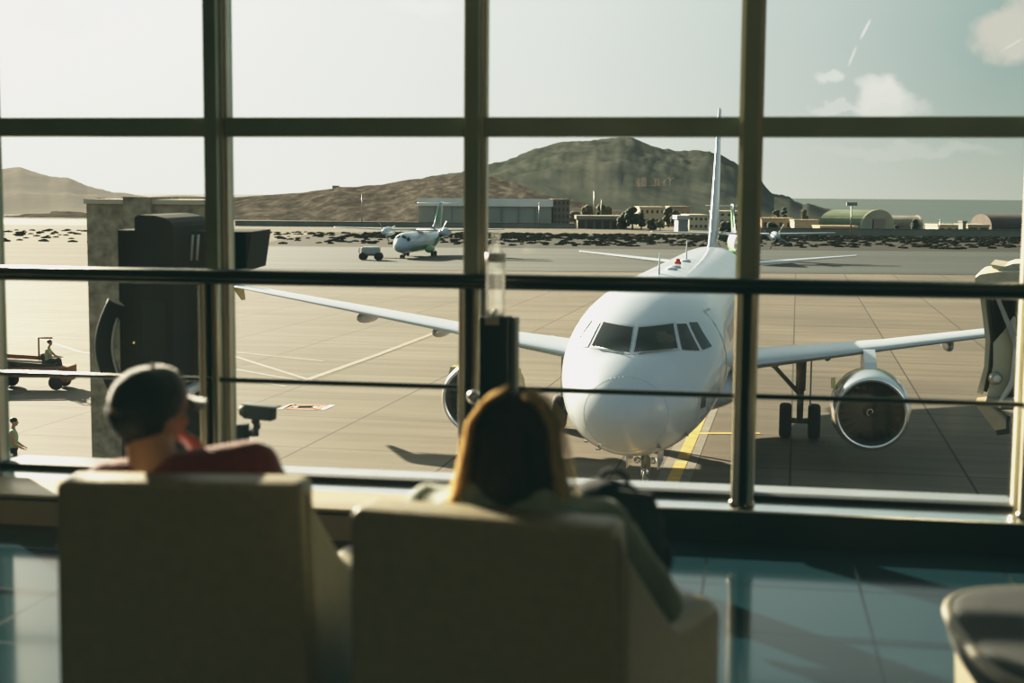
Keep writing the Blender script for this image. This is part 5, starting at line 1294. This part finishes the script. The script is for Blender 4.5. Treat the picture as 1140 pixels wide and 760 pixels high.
def trail(col, p, q, w, s):
    a, b = ray(*p).normalized(), ray(*q).normalized(); m = (a + b).normalized(); t = (b - a).normalized(); n = m.cross(t)
    x = math_('ABSOLUTE', vmath('DOT_PRODUCT', D, n).outputs['Value']); y = math_('ABSOLUTE', vmath('DOT_PRODUCT', D, t).outputs['Value'])
    f = vmath('DOT_PRODUCT', D, m).outputs['Value']
    mx = N('ShaderNodeMapRange'); mx.inputs['From Min'].default_value = w / FPX; mx.inputs['From Max'].default_value = 0; L(x, mx.inputs['Value'])
    my = N('ShaderNodeMapRange'); my.inputs['From Min'].default_value = (b - a).length / 2; my.inputs['From Max'].default_value = (b - a).length / 4; L(y, my.inputs['Value'])
    g_ = math_('MULTIPLY', math_('MULTIPLY', mx.outputs[0], my.outputs[0]), math_('GREATER_THAN', f, .5))
    return mixc(math_('MULTIPLY', g_, s), col, (.95, .93, .88))
col = trail(col, (970, 20), (957, 45), 2.2, .9); col = trail(col, (954, 50), (944, 75), 2.0, .7); col = trail(col, (1140, 42), (1116, 56), 1.8, .5)
bg = N('ShaderNodeBackground'); L(col, bg.inputs[0]); bg.inputs[1].default_value = 1.0
ow = N('ShaderNodeOutputWorld'); L(bg.outputs[0], ow.inputs[0])

cd = bpy.data.cameras.new('camera'); cam = bpy.data.objects.new('camera', cd); COL.objects.link(cam)
R3 = Matrix((CR, CU, -CF)).transposed().to_4x4()
cam.matrix_world = Matrix.Translation(CAM) @ R3
cd.sensor_width = 36; cd.lens = 36 * FPX / 1140; cd.clip_start = .05; cd.clip_end = 80000
cd.dof.use_dof = True; cd.dof.focus_distance = 34; cd.dof.aperture_fstop = 2.8
scene.camera = cam
# unseen fill lamps added overhead to brighten the chair backs
for k, (x, y) in enumerate(((-2.2, -1.5), (1.2, -2.0), (-2.6, -3.8), (1.4, -4.0))):
    al = bpy.data.lights.new('fill_light', 'AREA'); al.shape = 'RECTANGLE'; al.size = 1.2; al.size_y = .6; al.energy = 20; al.color = (1.0, .84, .52)
    ao = bpy.data.objects.new('fill_light', al); COL.objects.link(ao); ao.location = (x, y, CEIL - .02)

vs = scene.view_settings
scene.display_settings.display_device = 'sRGB'; vs.view_transform = 'Standard'; vs.look = 'None'; vs.exposure = 0; vs.gamma = 1
vs.use_curve_mapping = True
cm = vs.curve_mapping; cm.use_clip = False; cm.extend = 'HORIZONTAL'
cm.clip_max_x = 6; cm.clip_max_y = 1
def curve(i, pts):
    c = cm.curves[i]
    while len(c.points) > 2: c.points.remove(c.points[1])
    c.points[0].location = pts[0]; c.points[1].location = pts[-1]
    for p in pts[1:-1]: c.points.new(*p)
    for p in c.points: p.handle_type = 'AUTO_CLAMPED'
curve(0, [(0, .0025), (.05, .044), (.25, .235), (.6, .60), (1.0, .86), (1.6, .90)])
curve(1, [(0, .0075), (.05, .050), (.25, .240), (.6, .60), (1.0, .86), (1.6, .885)])
curve(2, [(0, .0070), (.05, .047), (.25, .228), (.6, .585), (1.0, .85), (1.6, .870)])
cm.update()
scene.cycles.use_denoising = True
scene.cycles.max_bounces = 8; scene.cycles.transparent_max_bounces = 16
scene.cycles.sample_clamp_indirect = 6
scene.cycles.caustics_reflective = False; scene.cycles.caustics_refractive = False
